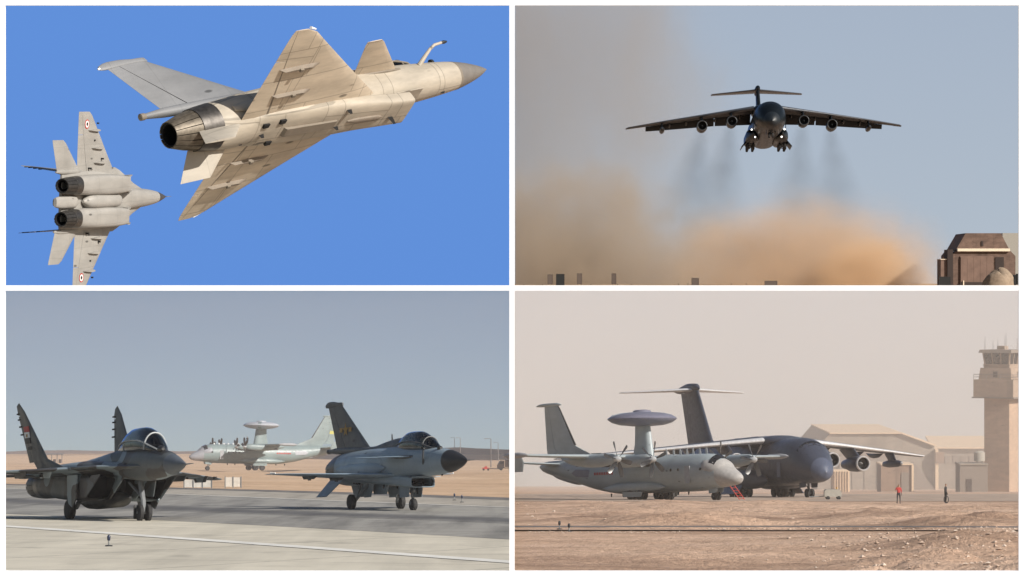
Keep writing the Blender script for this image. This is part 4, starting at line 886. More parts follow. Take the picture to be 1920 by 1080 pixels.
# ------------------------------------------------------------------ buildings and small things
def X(u, y): return (u-960)/F*y          # metres across for a measured place at distance y
def Z(v, y): return (540-v)/F*y
M_brown = paint('shaded_hangar_wall', (0.175, 0.112, 0.085), 0.85, 5.0, 0.7, 0.2, 0.3, lw=0.08)  # shade of the hangar front put into the dark brown
M_brown2 = simple('brown_wall_panel', (0.185, 0.118, 0.09), 0.85, 0, 0.2, 0.3)
M_browndk = simple('dark_brown_recess', (0.045, 0.032, 0.028), 0.9)
M_ledge = simple('sunlit_ledge_tone', (0.80, 0.66, 0.50), 0.8)  # sunlit brightness put into the pale ledge colour
M_mound = sand('mound_earth', (0.24, 0.18, 0.13), (0.30, 0.23, 0.17), (0.34, 0.26, 0.19))
M_board = simple('black_board', (0.010, 0.011, 0.011), 0.7)
M_board2 = simple('brown_board', (0.10, 0.075, 0.062), 0.8)
M_grey = simple('pale_grey_render', (0.33, 0.31, 0.27), 0.85)

# --- hangar by the runway (upper right bay)
HY = 1500.0
hg = empty('hangar', loc=(X(1840, HY), HY, plz(HY))); tag(hg, 'brown hangar with trapezoid roof and sunlit ledge at runway edge', 'hangar')
def hb(name, u0, u1, v0, v1, y0, y1, mat, parent=None):
    o = part(name, mat, parent or hg, lambda m: m.box((X(u0, HY)-hg.location.x, y0, Z(v1, HY)-hg.location.z), (X(u1, HY)-hg.location.x, y1, Z(v0, HY)-hg.location.z)), 0); return o
def hp(name, pts, y0, y1, mat, parent=None):
    return part(name, mat, parent or hg, lambda m: m.prism([(X(u, HY)-hg.location.x, Z(v, HY)-hg.location.z) for u, v in pts], y0, y1, axis=1), 0)
hp('main_wall', [(1786, 541), (1786, 478), (1792, 471), (1895, 471), (1904, 480), (1904, 541)], 0, 40, M_brown)
hp('roof', [(1793, 469.5), (1812, 437), (1878, 437), (1895, 469.5)], 2.5, 36, M_brown)
hb('ledge', 1795, 1893, 466, 471.2, -1.2, 2.4, M_ledge)
hb('stair_tower', 1775.5, 1785.8, 468, 541, -2, 10, M_browndk)
hb('annexe', 1763.5, 1775.3, 487, 541, -1, 12, M_brown2)
hb('annexe_coping', 1763, 1775.3, 485.5, 487, -1.3, 12, M_ledge)
rd = hb('great_door', 1800, 1862, 480, 541, -.5, -.02, M_brown2)
for k in range(5): hb('door_leaf', 1801+k*12.2, 1812.9+k*12.2, 482, 540, -.85, -.52, M_brown2, rd)
hb('window', 1866, 1882, 482, 508, -.3, -.02, M_browndk)
hb('door_track', 1800, 1846, 529, 541, -1.0, -.87, M_browndk)
hb('vent', 1841.5, 1845, 452, 461, 2.1, 6, M_browndk)
hb('pipe', 1805, 1807, 526, 541, -1.4, -1.1, M_ledge)
mb = MB(); mb.prism([(X(1876, 1600), Z(541, 1600)), (X(1880, 1600), Z(437, 1600)), (X(1960, 1600), Z(437, 1600)), (X(1990, 1600), Z(541, 1600))], 1600, 1650, axis=1)
tag(mb.build('hangar', M_grey, None, 0), 'pale grey building block behind the brown hangar at far right', 'building')
def mound(name, u, v, y, ru, h, mat, label, cat):
    cx, z0 = X(u, y), plz(y)-.6
    rs = []
    for i in range(9):
        t = i/8; r = ru/F*y*math.cos(t*math.pi/2*.98)**.8; rs.append([(cx+r*math.cos(a)*(1+.35*noise.noise((math.cos(a)*2, math.sin(a)*2, t*2+u))), y+r*.8*math.sin(a), z0+h*math.sin(t*math.pi/2)*(1+.30*noise.noise((math.cos(a)*1.5, math.sin(a)*1.5+t*2, u)))) for a in [2*math.pi*k/28 for k in range(28)]])
    o = MB().rings(rs).build(name, mat, None, 60); tag(o, label, cat)
mound('earth_mound', 1872, 535, 1470, 28, 7.2, M_mound, 'rounded tan earth mound in front of the brown hangar', 'mound')
def board(u0, u1, v0, y, mat, label, leg=True, cat='board'):
    w = X(u1, y)-X(u0, y); cx = X((u0+u1)/2, y); zb = plz(y)-.1; zt_ = Z(v0, y); h = zt_-zb
    o = empty('marker_board', loc=(cx, y, zb)); tag(o, label, cat)
    part('panel', mat, o, lambda m: m.box((-w/2, -.12, .35), (w/2, .12, h)), 0)
    part('panel_rim', M_browndk, o, lambda m: (m.box((-w/2-.06, -.16, h), (w/2+.06, .16, h+.1)), m.box((-w/2-.1, -.16, .3), (-w/2-.003, .16, h)), m.box((w/2+.003, -.16, .3), (w/2+.1, .16, h))), 0)
    for s_ in (-.35, .35): part('leg', M_browndk, o, lambda m: m.tube([(w*s_, 0, 0), (w*s_, 0, .4)], .09, 8))
board(1043, 1058, 514, 1450, M_board, 'black upright marker board at foot of the dust cloud')
board(1297, 1310, 521.5, 1470, M_board2, 'narrow brown marker board left of the orange dust plume')
board(1434, 1457, 527, 1470, M_board2, 'low wide brown marker board in front of the orange dust')
board(1761, 1782, 519, 1462, M_board, 'black marker board against the left end of brown hangar')
board(1147, 1155, 513, 1640, M_board2, 'faint leaning board half lost in the brown dust')
board(1027, 1036, 515, 1660, M_board2, 'faint grey board left of the black board in dust')
board(1082, 1091, 513, 1660, M_board2, 'faint grey board right of the black board in dust')
for i, u in enumerate((982, 1017, 1108, 1158, 1184, 1272, 1290, 1371, 1399)):
    y = 1440+7*i
    o = empty('runway_light', loc=(X(u, y), y, plz(y)-.05)); tag(o, ('leftmost', 'second from left', 'third from left', 'fourth from left', 'middle', 'fourth from right', 'third from right', 'second from right', 'rightmost')[i]+' of nine small dark runway light posts under the dust', 'runway light', 'runway edge lights under the dust')
    part('stem', M_black, o, lambda m: m.tube([(0, 0, 0), (0, 0, .9)], .07, 8)); part('lamp', M_board2, o, lambda m: m.lathe([(.9, .16), (1.15, .2), (1.3, .05)], 10, Matrix.Rotation(-math.pi/2, 4, 'Y')))
# truck nosing into the right edge of the upper bay
def truck(loc, rz, body, cab, label, L=5.6, H=2.1, name='truck'):
    o = empty(name, Matrix.Translation(loc) @ Matrix.Rotation(rz, 4, 'Z')); tag(o, label, 'truck')
    part('cargo_body', body, o, lambda m: m.prism([(-L*.5, .75), (-L*.5, H-.05), (-L*.48, H), (L*.16, H), (L*.18, H-.05), (L*.18, .75)], -1.1, 1.1, axis=1), 0)
    part('cab', cab, o, lambda m: m.prism([(L*.2, .55), (L*.2, H*.92), (L*.38, H*.92), (L*.46, H*.58), (L*.5, H*.52), (L*.5, .55)], -1.05, 1.05, axis=1), 0)
    part('windscreen', M_cockpit, o, lambda m: m.prism([(L*.395, H*.88), (L*.462, H*.60), (L*.472, H*.60), (L*.405, H*.88)], -.92, .92, axis=1), 0)
    for sg in (1, -1):
        part('side_window', M_cockpit, o, lambda m: m.prism([(L*.23, H*.62), (L*.23, H*.86), (L*.37, H*.86), (L*.43, H*.62)], sg*1.055, sg*1.065, axis=1), 0)
        for s_ in (L*.34, -L*.12, -L*.34):
            wheel(o, -s_, sg*.92, 0, .42, .28)
    part('chassis', M_black, o, lambda m: m.box((-L*.49, -.5, .42), (L*.48, .5, .54)), 0)
    return o
truck((X(1913, 1478), 1478, plz(1478)), math.pi, M_board, M_board, 'dark truck at the right edge beside the earth mound', 9.0, 5.2)

# --- desert side things (lower left bay)
def onL(u, y): return (X(u, y), y, zl(X(u, y), y))
M_offwhite = simple('dusty_white_panel', (0.56, 0.53, 0.48), 0.7)
def barrier(u0, u1, y, h, n, label):
    x0, x1 = X(u0, y), X(u1, y); z = zl((x0+x1)/2, y)
    o = empty('white_barrier', loc=(x0, y, z)); tag(o, label, 'barrier'); w = (x1-x0)/n
    for k in range(n): part('panel', M_offwhite, o, lambda m: m.box((k*w+.04, -.06, .12), ((k+1)*w-.04, .06, h)), 0)
    for k in range(n+1): part('post', M_strut, o, lambda m: m.box((k*w-.03, -.09, -.1), (k*w+.03, .09, h+.06)), 0)
barrier(345, 397, 262, .66, 3, 'low white barrier of three panels on sand right of the camouflaged jet')
barrier(422, 452, 266, .80, 2, 'shorter white barrier by the wing tip of the camouflaged jet')
def taxilight(x, y, z, h, label, grp=None, lens=None):
    o = empty('taxiway_light', loc=(x, y, z)); tag(o, label, 'taxiway light', grp)
    part('base', M_black, o, lambda m: m.lathe([(0, .11), (.03, .11), (.04, .05)], 14, Matrix.Rotation(-math.pi/2, 4, 'Y')))
    part('stem', M_hub, o, lambda m: m.tube([(0, 0, .03), (0, 0, h*.55)], [.022, .03], 8))
    part('lamp', lens or M_bluelens, o, lambda m: m.lathe([(h*.5, .035), (h*.6, .05), (h*.85, .052), (h, .02)], 14, Matrix.Rotation(-math.pi/2, 4, 'Y')))
M_bluelens = simple('blue_lamp_lens', (0.02, 0.028, 0.06), 0.2)
x_, y_ = X(204, 107), 107; taxilight(x_, y_, blz(y_)+.03, .34, 'blue taxiway light standing on the near concrete below the white line')
x_, y_ = X(852, 206), 206; taxilight(x_, y_, blz(y_)+.03, .40, 'left of two small taxiway lights right of the blue grey jet')
x_, y_ = X(866, 199), 199; taxilight(x_, y_, blz(y_)+.03, .42, 'right of two small taxiway lights right of the blue grey jet')
def lamp_post(u, y, h, label, grp=None):
    o = empty('lamp_post', loc=onL(u, y)); tag(o, label, 'lamp post', grp)
    part('pole', M_post, o, lambda m: m.tube([(0, 0, -.3), (0, 0, h)], [.16, .09], 8))
    part('arm', M_post, o, lambda m: m.tube([(0, 0, h), (-.5, 0, h+.1), (-1.0, 0, h+.06)], .06, 6)); part('lantern', M_post, o, lambda m: m.box((-1.6, -.16, h-.04), (-.95, .16, h+.1)), 0)
M_post = simple('grey_post_metal', (0.16, 0.15, 0.15), 0.6, 0.3)
lamp_post(920.5, 900, 7.2, 'tallest lamp post beside the dark truck behind the blue grey jet')
lamp_post(934, 1250, 6.4, 'faint lamp post just right of the tallest lamp post')
lamp_post(863, 1350, 8.4, 'faint lamp post close above the nose of the blue grey jet')
lamp_post(852, 1500, 8.8, 'faintest lamp post behind the blue grey jet canopy')
p_ = onL(955, 800); truck(p_, math.pi, M_browndk, M_browndk, 'dark brown box truck at the right end of the sand', 5.4, 2.25)
tg = empty('tow_tractor', loc=onL(911, 790)); tag(tg, 'small red tow tractor with its drawbar left of dark truck', 'tractor')
part('body', M_red, tg, lambda m: m.prism([(-.75, .3), (-.75, .62), (-.3, .66), (-.18, .92), (.22, .92), (.3, .62), (.75, .55), (.75, .3)], -.5, .5, axis=1))
part('seat', M_black, tg, lambda m: m.box((-.28, -.25, .66), (.05, .25, .8)), 0)
for sx_ in (-.5, .5):
    for sy_ in (-.48, .48): wheel(tg, -sx_, sy_, 0, .24, .16)
part('drawbar', M_black, tg, lambda m: m.tube([(.75, 0, .4), (1.9, 0, .38), (3.1, 0, .36)], .09, 8))
sh = empty('open_shed', loc=onL(92, 1200)); tag(sh, 'small flat-roofed open shed far behind the camouflaged jet fin', 'shed')
part('roof', M_post, sh, lambda m: m.box((-1.6, -2, 3.0), (4.8, 2, 3.3)), 0)
for x_ in (-1.2, .9, 2.7, 4.3): part('post', M_post, sh, lambda m: m.box((x_, -1.6, -.4), (x_+.25, -1.35, 2.998)), 0)
part('wall', M_redwall, sh, lambda m: m.box((-4.4, -1, -.4), (-1.7, 1.5, 2.1)), 0) if 'M_redwall' in globals() else part('wall', simple('red_brick_wall', (0.33, 0.16, 0.11), 0.9), sh, lambda m: m.box((-4.4, -1, -.4), (-1.7, 1.5, 2.1)), 0)
for x_ in (1.4, 3.2): part('crate', M_browndk, sh, lambda m: m.box((x_, -.5, -.4), (x_+.8, .5, 1.4)), 0)
M_hill = sand('distant_hill_rock', (0.17, 0.13, 0.115), (0.20, 0.155, 0.135), (0.23, 0.18, 0.155), 0.3)
def ridge(x, y):
    t = (y-2330)/260; b = math.sin(max(0, min(1, t))*math.pi)
    h = 3.0+4.2*max(0, noise.fractal((x*0.006, 1.7, 0.4), 1.0, 2.0, 5)+.25)
    return -zl(0, y)*0+blz(y)-1.5+h*b
o = grid('hills', frange(-640, -.2, 5), frange(2330, 2590, 20), ridge, M_hill); tag(o, 'low brown hills along the horizon behind the taxiway')

# --- parked transports' surroundings (lower right bay)
def onR(u, y): return (X(u, y), y, zr(X(u, y), y))
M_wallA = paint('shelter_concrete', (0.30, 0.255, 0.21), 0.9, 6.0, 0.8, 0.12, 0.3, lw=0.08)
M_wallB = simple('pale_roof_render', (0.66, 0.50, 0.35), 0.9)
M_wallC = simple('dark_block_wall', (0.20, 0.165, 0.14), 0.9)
M_cont = paint('brown_container_wall', (0.27, 0.18, 0.13), 0.8, 1.4, 0.75, 0.12, 0.2)
def bld(name, u0, u1, y, label, cat='building'):
    o = empty(name, loc=(X((u0+u1)/2, y), y, brz(y)-.2)); tag(o, label, cat); return o
def bp(o, name, pts, y0, y1, mat, parent=None):
    y = o.location.y
    return part(name, mat, parent or o, lambda m: m.prism([(X(u, y)-o.location.x, Z(v, y)-o.location.z) for u, v in pts], y0, y1, axis=1), 0)
A = bld('aircraft_shelter', 1535, 1752, 900, 'large hardened aircraft shelter with sunlit sloping end behind the engines')
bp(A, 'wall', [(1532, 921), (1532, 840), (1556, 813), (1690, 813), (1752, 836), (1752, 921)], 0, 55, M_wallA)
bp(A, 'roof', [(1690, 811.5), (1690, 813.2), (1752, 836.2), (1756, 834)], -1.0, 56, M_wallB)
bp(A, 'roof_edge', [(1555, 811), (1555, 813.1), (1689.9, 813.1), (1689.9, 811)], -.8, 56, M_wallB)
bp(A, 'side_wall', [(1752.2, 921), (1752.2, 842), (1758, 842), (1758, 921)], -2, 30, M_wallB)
dr = bp(A, 'door', [(1570, 921), (1570, 860), (1590, 838), (1650, 838), (1668, 860), (1668, 921)], -.6, -.02, M_wallC)
for k in range(4): bp(A, 'door_leaf', [(1574+k*23, 920), (1574+k*23, 864), (1595+k*23, 864), (1595+k*23, 920)], -.95, -.62, M_wallA, dr)
bp(A, 'buttress', [(1690, 921), (1702, 868), (1712, 868), (1752, 921)], -6, -.1, M_wallC)
bp(A, 'parapet', [(1752.3, 868), (1752.3, 847), (1768, 847), (1768, 868)], -2.4, -2.05, M_cont)
B = bld('annexe_building', 1750, 1850, 980, 'long low building with bright tan roof left of the control tower')
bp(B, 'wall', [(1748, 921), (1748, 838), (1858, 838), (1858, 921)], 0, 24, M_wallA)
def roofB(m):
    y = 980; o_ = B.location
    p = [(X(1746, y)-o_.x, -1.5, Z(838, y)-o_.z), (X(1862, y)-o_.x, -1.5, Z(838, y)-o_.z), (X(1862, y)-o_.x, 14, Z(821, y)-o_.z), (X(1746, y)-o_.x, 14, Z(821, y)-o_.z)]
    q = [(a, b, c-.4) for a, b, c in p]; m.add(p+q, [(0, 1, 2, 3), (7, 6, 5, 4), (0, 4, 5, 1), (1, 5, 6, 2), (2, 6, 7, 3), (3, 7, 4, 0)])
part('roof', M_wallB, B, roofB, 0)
for k in range(5): bp(B, 'window', [(1772+k*15, 868), (1772+k*15, 855), (1781+k*15, 855), (1781+k*15, 868)], -.25, -.02, M_wallC)
Cn = bld('container', 1652, 1712, 700, 'brown windowless hut behind the person in red', 'hut')
bp(Cn, 'wall', [(1652, 926), (1652, 872), (1710, 872), (1710, 926)], 0, 8, M_cont)
bp(Cn, 'roof', [(1651, 871.8), (1651, 869.5), (1712, 869.5), (1712, 871.8)], -.3, 8.2, M_wallB)
bp(Cn, 'corner_post', [(1709, 926), (1709, 872), (1713, 872), (1713, 926)], -.4, -.05, M_wallB)
bp(Cn, 'door', [(1690, 926), (1690, 886), (1704, 886), (1704, 926)], -.2, -.02, M_wallC)
Dn = bld('container', 1560, 1594, 690, 'tan shipping container just right of the parked transport nose', 'container')
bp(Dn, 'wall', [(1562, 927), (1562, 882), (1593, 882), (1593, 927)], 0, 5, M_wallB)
for k in range(6): bp(Dn, 'rib', [(1563+k*5, 926), (1563+k*5, 884), (1565+k*5, 884), (1565+k*5, 926)], -.12, -.01, M_cont)
En = bld('guard_block', 1800, 1850, 690, 'dark square block building at the foot of control tower')
bp(En, 'wall', [(1800, 927), (1800, 872), (1852, 872), (1852, 927)], 0, 7, M_wallC)
bp(En, 'coping', [(1799, 872), (1799, 869.5), (1853, 869.5), (1853, 872)], -.25, 7.2, M_wallA)
bp(En, 'door', [(1812, 927), (1812, 898), (1822, 898), (1822, 927)], -.15, -.01, M_browndk)
wt = empty('water_tank', loc=(X(1837, 694), 694.5, Z(869.5, 690)+.02)); tag(wt, 'pale water tank on the roof of the dark block building', 'tank')
part('tank', M_grey, wt, lambda m: m.lathe([(.25, .9), (.3, 1.05), (1.9, 1.05), (2.2, .6), (2.25, .1)], 22, Matrix.Rotation(-math.pi/2, 4, 'Y')))
for k in range(4): part('leg', M_post, wt, lambda m: m.box((.7*math.cos(k*math.pi/2+.8)-.07, .7*math.sin(k*math.pi/2+.8)-.07, 0), (.7*math.cos(k*math.pi/2+.8)+.07, .7*math.sin(k*math.pi/2+.8)+.07, .3)), 0)

# control tower, turned 25 degrees so that its right face takes the sun
TY = 703.2; th = math.radians(33); z0 = brz(TY)-.3
tw = empty('control_tower', Matrix.Translation((X(1891, 700)-.70, TY, z0)) @ Matrix.Rotation(-th, 4, 'Z')); tag(tw, 'tall concrete control tower with glazed cab at right edge', 'tower')
M_tow = paint('tower_render', (0.46, 0.325, 0.235), 0.9, 9.0, 0.85, 0.08, 0.2, lw=0.05)
M_tow2 = paint('tower_cab_render', (0.40, 0.30, 0.23), 0.9, 3.0, 0.8, 0.1, 0.25, lw=0.05)
def tz(v): return Z(v, 700)-z0
def frust(name, a0, a1, v0, v1, mat, parent=None, holes=False):
    h0, h1 = a0/2, a1/2
    return part(name, mat, parent or tw, lambda m: m.rings([[(-h0, -h0, tz(v0)), (h0, -h0, tz(v0)), (h0, h0, tz(v0)), (-h0, h0, tz(v0))], [(-h1, -h1, tz(v1)), (h1, -h1, tz(v1)), (h1, h1, tz(v1)), (-h1, h1, tz(v1))]]), 0)
frust('shaft', 5.3, 5.3, 935, 744.6, M_tow)
frust('balcony', 8.4, 8.4, 744.5, 712, M_tow2); frust('balcony_slab', 8.9, 8.9, 747, 744.6, M_wallC)
frust('upper_stage', 6.9, 6.4, 711.9, 690.2, M_tow2)
cab = frust('cab_core', 4.6, 5.6, 690, 662, M_glz if 'M_glz' in globals() else simple('cab_shaded_glass', (0.10, 0.095, 0.09), 0.2))
frust('cab_sill', 5.4, 5.6, 690.1, 683, M_tow2); frust('cab_roof', 7.0, 6.6, 661.8, 656, M_wallC)
frust('roof_box', 1.6, 1.6, 655.9, 649, M_tow2)
for side in range(4):
    Rm = Matrix.Rotation(side*math.pi/2, 4, 'Z')
    for k in range(4):
        part('mullion', M_tow2, cab, lambda m: m.add([(-2.6+k*1.73-.09, -2.65, tz(683)), (-2.6+k*1.73+.09, -2.65, tz(683)), (-2.75+k*1.83+.09, -2.98, tz(662)), (-2.75+k*1.83-.09, -2.98, tz(662)), (-2.6+k*1.73-.09, -2.35, tz(683)), (-2.6+k*1.73+.09, -2.35, tz(683)), (-2.75+k*1.83+.09, -2.7, tz(662)), (-2.75+k*1.83-.09, -2.7, tz(662))], [(0, 1, 2, 3), (7, 6, 5, 4), (0, 4, 5, 1), (1, 5, 6, 2), (2, 6, 7, 3), (3, 7, 4, 0)], Rm), 0)
    for k in range(3):
        part('window_pane', M_cockpit, cab, lambda m: m.add([(-2.48+k*1.73, -2.50, tz(683)), (-1.0+k*1.73, -2.50, tz(683)), (-1.04+k*1.83, -2.86, tz(662.5)), (-2.62+k*1.83, -2.86, tz(662.5))], [(0, 1, 2, 3)], Rm), 0)
    part('railing', M_post, tw, lambda m: (m.tube([(-4.15, -4.15, tz(712)+1.0), (4.15, -4.15, tz(712)+1.0)], .05, 6, Rm), m.tube([(-4.15, -4.15, tz(712)+.5), (4.15, -4.15, tz(712)+.5)], .04, 6, Rm), m.tube([(-4.15, -4.15, tz(712)), (-4.15, -4.15, tz(712)+1.0)], .05, 6, Rm), m.tube([(-1.4, -4.15, tz(712)), (-1.4, -4.15, tz(712)+1.0)], .05, 6, Rm), m.tube([(1.4, -4.15, tz(712)), (1.4, -4.15, tz(712)+1.0)], .05, 6, Rm)))
    part('window', M_browndk, tw, lambda m: m.box((-.4, -3.42, tz(708)), (.5, -3.36, tz(697)), Rm), 0)
for x_, y_, h_ in ((-2.6, -2.4, 2.6), (-.8, -2.6, 1.8), (1.2, -1.0, 3.2), (2.4, 1.4, 2.4), (.3, .4, 2.8), (-1.9, 1.9, 2.0)):
    part('antenna', M_post, tw, lambda m: m.tube([(x_, y_, tz(656)), (x_, y_, tz(656)+h_)], [.06, .025], 6))

# ground equipment round the parked planes
ld = empty('ladder', loc=onR(1392, 402)); tag(ld, 'red ladder leaning by the wheels of the parked transport', 'ladder')
def rail_(m, dx): m.tube([(dx, 0, 0), (dx-1.25, .5, 1.75)], .045, 6)
for dx in (-.28, .28): part('rail', M_red, ld, lambda m: rail_(m, dx))
for k in range(6): part('rung', M_red, ld, lambda m: m.tube([(-.28-1.25*(k+.5)/6, .5*(k+.5)/6, 1.75*(k+.5)/6), (.28-1.25*(k+.5)/6, .5*(k+.5)/6, 1.75*(k+.5)/6)], .03, 6))
gc = empty('ground_cart', loc=onR(1562, 405)); tag(gc, 'small pale ground power cart in front of the parked transport nose', 'cart')
part('housing', M_grey, gc, lambda m: m.prism([(-1.0, .35), (-1.0, 1.0), (-.8, 1.15), (.7, 1.15), (.9, .9), (.9, .35)], -.5, .5, axis=1))
for sx_ in (-.6, .6):
    for sy_ in (-.5, .5): wheel(gc, -sx_, sy_, 0, .22, .14)
part('tow_bar', M_hub, gc, lambda m: m.tube([(-1.0, 0, .4), (-2.6, 0, .3)], .05, 8)); part('beacon', M_yellow, gc, lambda m: m.tube([(.4, 0, 1.15), (.4, 0, 1.4)], .08, 8))
for u, y, h, lb in ((1049, 141.8, .34, 'left of two dark marker lights beside the perimeter road'), (1067, 136.6, .32, 'right of two dark marker lights beside the perimeter road')):
    taxilight(X(u, y), y, zr(X(u, y), y), h, lb, None, M_black)

# ------------------------------------------------------------------ people
def person(M, label, ramp_stops, jn, name='person', hands=True, scl=1.0):
    """jn: joints {name: (x, y, z)}; one continuous skinned body; colours change at collar, waist and cuffs"""
    V = []; E = []; Rr = []; idx = {}
    def v(k, p, r): idx[k] = len(V); V.append(p); Rr.append(r)
    v('pelvis', jn['pelvis'], .145); v('waist', jn['waist'], .135); v('chest', jn['chest'], .165); v('neck', jn['neck'], .06); v('jaw', jn['jaw'], .085); v('head', jn['head'], .105); v('crown', jn['crown'], .07)
    E += [(0, 1), (1, 2), (2, 3), (3, 4), (4, 5), (5, 6)]
    nz_ = Vector(jn['head'])+Vector(jn.get('face', (0, -.12, -.02))); v('nose', tuple(nz_), .022); E.append((idx['head'], idx['nose']))
    for s_ in ('l', 'r'):
        for k, r in (('sho', .075), ('elb', .052), ('wri', .036), ('palm', .042)): v(s_+k, jn[s_+k], r)
        E += [(idx['chest'], idx[s_+'sho']), (idx[s_+'sho'], idx[s_+'elb']), (idx[s_+'elb'], idx[s_+'wri']), (idx[s_+'wri'], idx[s_+'palm'])]
        if hands:
            d = (Vector(jn[s_+'palm'])-Vector(jn[s_+'wri'])).normalized(); sd_ = Vector((0, 1, 0)); sd_ = (sd_-d*sd_.dot(d)).normalized()
            for f_, ln in enumerate((.06, .08, .085, .08, .06)):
                b = Vector(jn[s_+'palm'])+sd_*((f_-2)*.02); tip = b+d*ln+(sd_*-.04 if f_ == 0 else Vector((0, 0, 0)))
                v(s_+'f%d' % f_, tuple(tip), .009); E.append((idx[s_+'palm'], idx[s_+'f%d' % f_]))
        for k, r in (('hip', .10), ('kne', .065), ('ank', .045), ('toe', .04)): v(s_+k, jn[s_+k], r)
        E += [(0, idx[s_+'hip']), (idx[s_+'hip'], idx[s_+'kne']), (idx[s_+'kne'], idx[s_+'ank']), (idx[s_+'ank'], idx[s_+'toe'])]
    me = bpy.data.meshes.new(name); me.from_pydata(V, E, []); me.update()
    o = bpy.data.objects.new(name, me); COL.objects.link(o)
    sk_ = o.modifiers.new('skin', 'SKIN'); sk_.use_smooth_shade = True
    if not me.skin_vertices: me.skin_vertices.new()
    for i, r in enumerate(Rr):
        me.skin_vertices[0].data[i].radius = (r, r*.82); me.skin_vertices[0].data[i].use_root = (i == 0)
    sb = o.modifiers.new('subd', 'SUBSURF'); sb.levels = 1; sb.render_levels = 1
    m, nt, bs = mat_new(name+'_clothes'); sx = nt.nodes.new('ShaderNodeSeparateXYZ'); tc = nt.nodes.new('ShaderNodeTexCoord'); nt.links.new(tc.outputs['Object'], sx.inputs[0])
    mr = nt.nodes.new('ShaderNodeMath'); mr.operation = 'DIVIDE'; mr.inputs[1].default_value = 2.0; nt.links.new(sx.outputs[2], mr.inputs[0])
    nt.links.new(ramp(nt, mr.outputs[0], ramp_stops, 'CONSTANT'), bs.inputs['Base Color']); bs.inputs['Roughness'].default_value = .9
    me.materials.append(m)
    o.matrix_world = M @ Matrix.Scale(scl, 4); tag(o, label, 'person'); return o
STAND = dict(pelvis=(0, 0, .94), waist=(0, 0, 1.10), chest=(0, .01, 1.34), neck=(0, 0, 1.48), jaw=(0, -.02, 1.55), head=(0, 0, 1.64), crown=(0, .01, 1.73),
             lsho=(.19, 0, 1.40), lelb=(.26, .03, 1.12), lwri=(.25, -.06, .88), lpalm=(.245, -.08, .80), rsho=(-.19, 0, 1.40), relb=(-.27, .02, 1.13), rwri=(-.22, -.12, .95), rpalm=(-.20, -.16, .88),
             lhip=(.10, 0, .88), lkne=(.12, -.02, .48), lank=(.13, .02, .08), ltoe=(.14, -.14, .035), rhip=(-.10, 0, .88), rkne=(-.12, .0, .48), rank=(-.13, .04, .08), rtoe=(-.15, -.12, .035))
PHONE = dict(STAND, rsho=(-.19, 0, 1.40), relb=(-.30, -.10, 1.22), rwri=(-.20, -.22, 1.46), rpalm=(-.15, -.22, 1.53))
skin_c = (0.33, 0.20, 0.13)
pr = onR(1685, 318)
person(Matrix.Translation(pr), 'person in a red top and dark trousers standing before the shelters', [(0, (0.015, 0.014, 0.013)), (.04, (0.045, 0.04, 0.045)), (.505, (0.42, 0.05, 0.045)), (.735, skin_c), (.835, (0.02, 0.017, 0.015))], PHONE)
pd_ = onR(1773, 322)
pz = person(Matrix.Translation(pd_) @ Matrix.Rotation(1.2, 4, 'Z'), 'person in dark clothes standing left of the control tower', [(0, (0.012, 0.012, 0.012)), (.505, (0.03, 0.03, 0.033)), (.735, skin_c), (.835, (0.02, 0.017, 0.015))], STAND)
bag = empty('carry_loop', loc=(pd_[0]+.02, pd_[1]-.3, pd_[2])); tag(bag, 'dark coiled hose resting at the feet of person in dark clothes', 'hose')
part('coil', M_black, bag, lambda m: m.tube([(.20*math.cos(a), 0, .34+.32*math.sin(a)) for a in [2*math.pi*k/20 for k in range(21)]], .035, 8))
# person on the roof of the distant radar plane
KM = pose([(-68.3, 770.1, -34.95), (-0.9101, -0.4131, 0.0326), (0.0124, 0.0516, 0.9986)])
best = min((abs((KM @ Vector((-s_*.1, 0, 2.03))).x/(KM @ Vector((-s_*.1, 0, 2.03))).y*F+960-464), s_*.1) for s_ in range(60, 160))
person(Matrix.Translation(KM @ Vector((-best[1], 0, 2.03))), 'person in dark clothing standing on top of the distant radar plane', [(0, (0.012, 0.012, 0.012)), (.74, skin_c), (.83, (0.02, 0.02, 0.02))], STAND)
# two pilots under the canopy
PIL = dict(pelvis=(0, .12, .10), waist=(0, .16, .26), chest=(0, .14, .50), neck=(0, .12, .63), jaw=(0, .08, .70), head=(0, .10, .79), crown=(0, .12, .90),
           lsho=(.19, .12, .55), lelb=(.26, -.06, .34), lwri=(.18, -.28, .30), lpalm=(.16, -.36, .31), rsho=(-.19, .12, .55), relb=(-.27, -.02, .32), rwri=(-.14, -.24, .26), rpalm=(-.10, -.32, .27),
           lhip=(.10, .06, .08), lkne=(.13, -.36, .16), lank=(.12, -.62, -.16), ltoe=(.12, -.74, -.18), rhip=(-.10, .06, .08), rkne=(-.13, -.36, .16), rank=(-.12, -.62, -.16), rtoe=(-.12, -.74, -.18))
JM = pose(J10P)
for s_, lb in ((4.78, 'pilot with white helmet in front seat of the blue grey jet'), (6.0, 'pilot with white helmet in rear seat of the blue grey jet')):
    person(JM @ Matrix.Translation((-s_, 0, .62)) @ Matrix.Rotation(math.pi/2, 4, 'Z'), lb, [(0, (0.05, 0.06, 0.035)), (.315, (0.02, 0.02, 0.02)), (.365, (0.62, 0.62, 0.60))], PIL, hands=True, scl=.92)

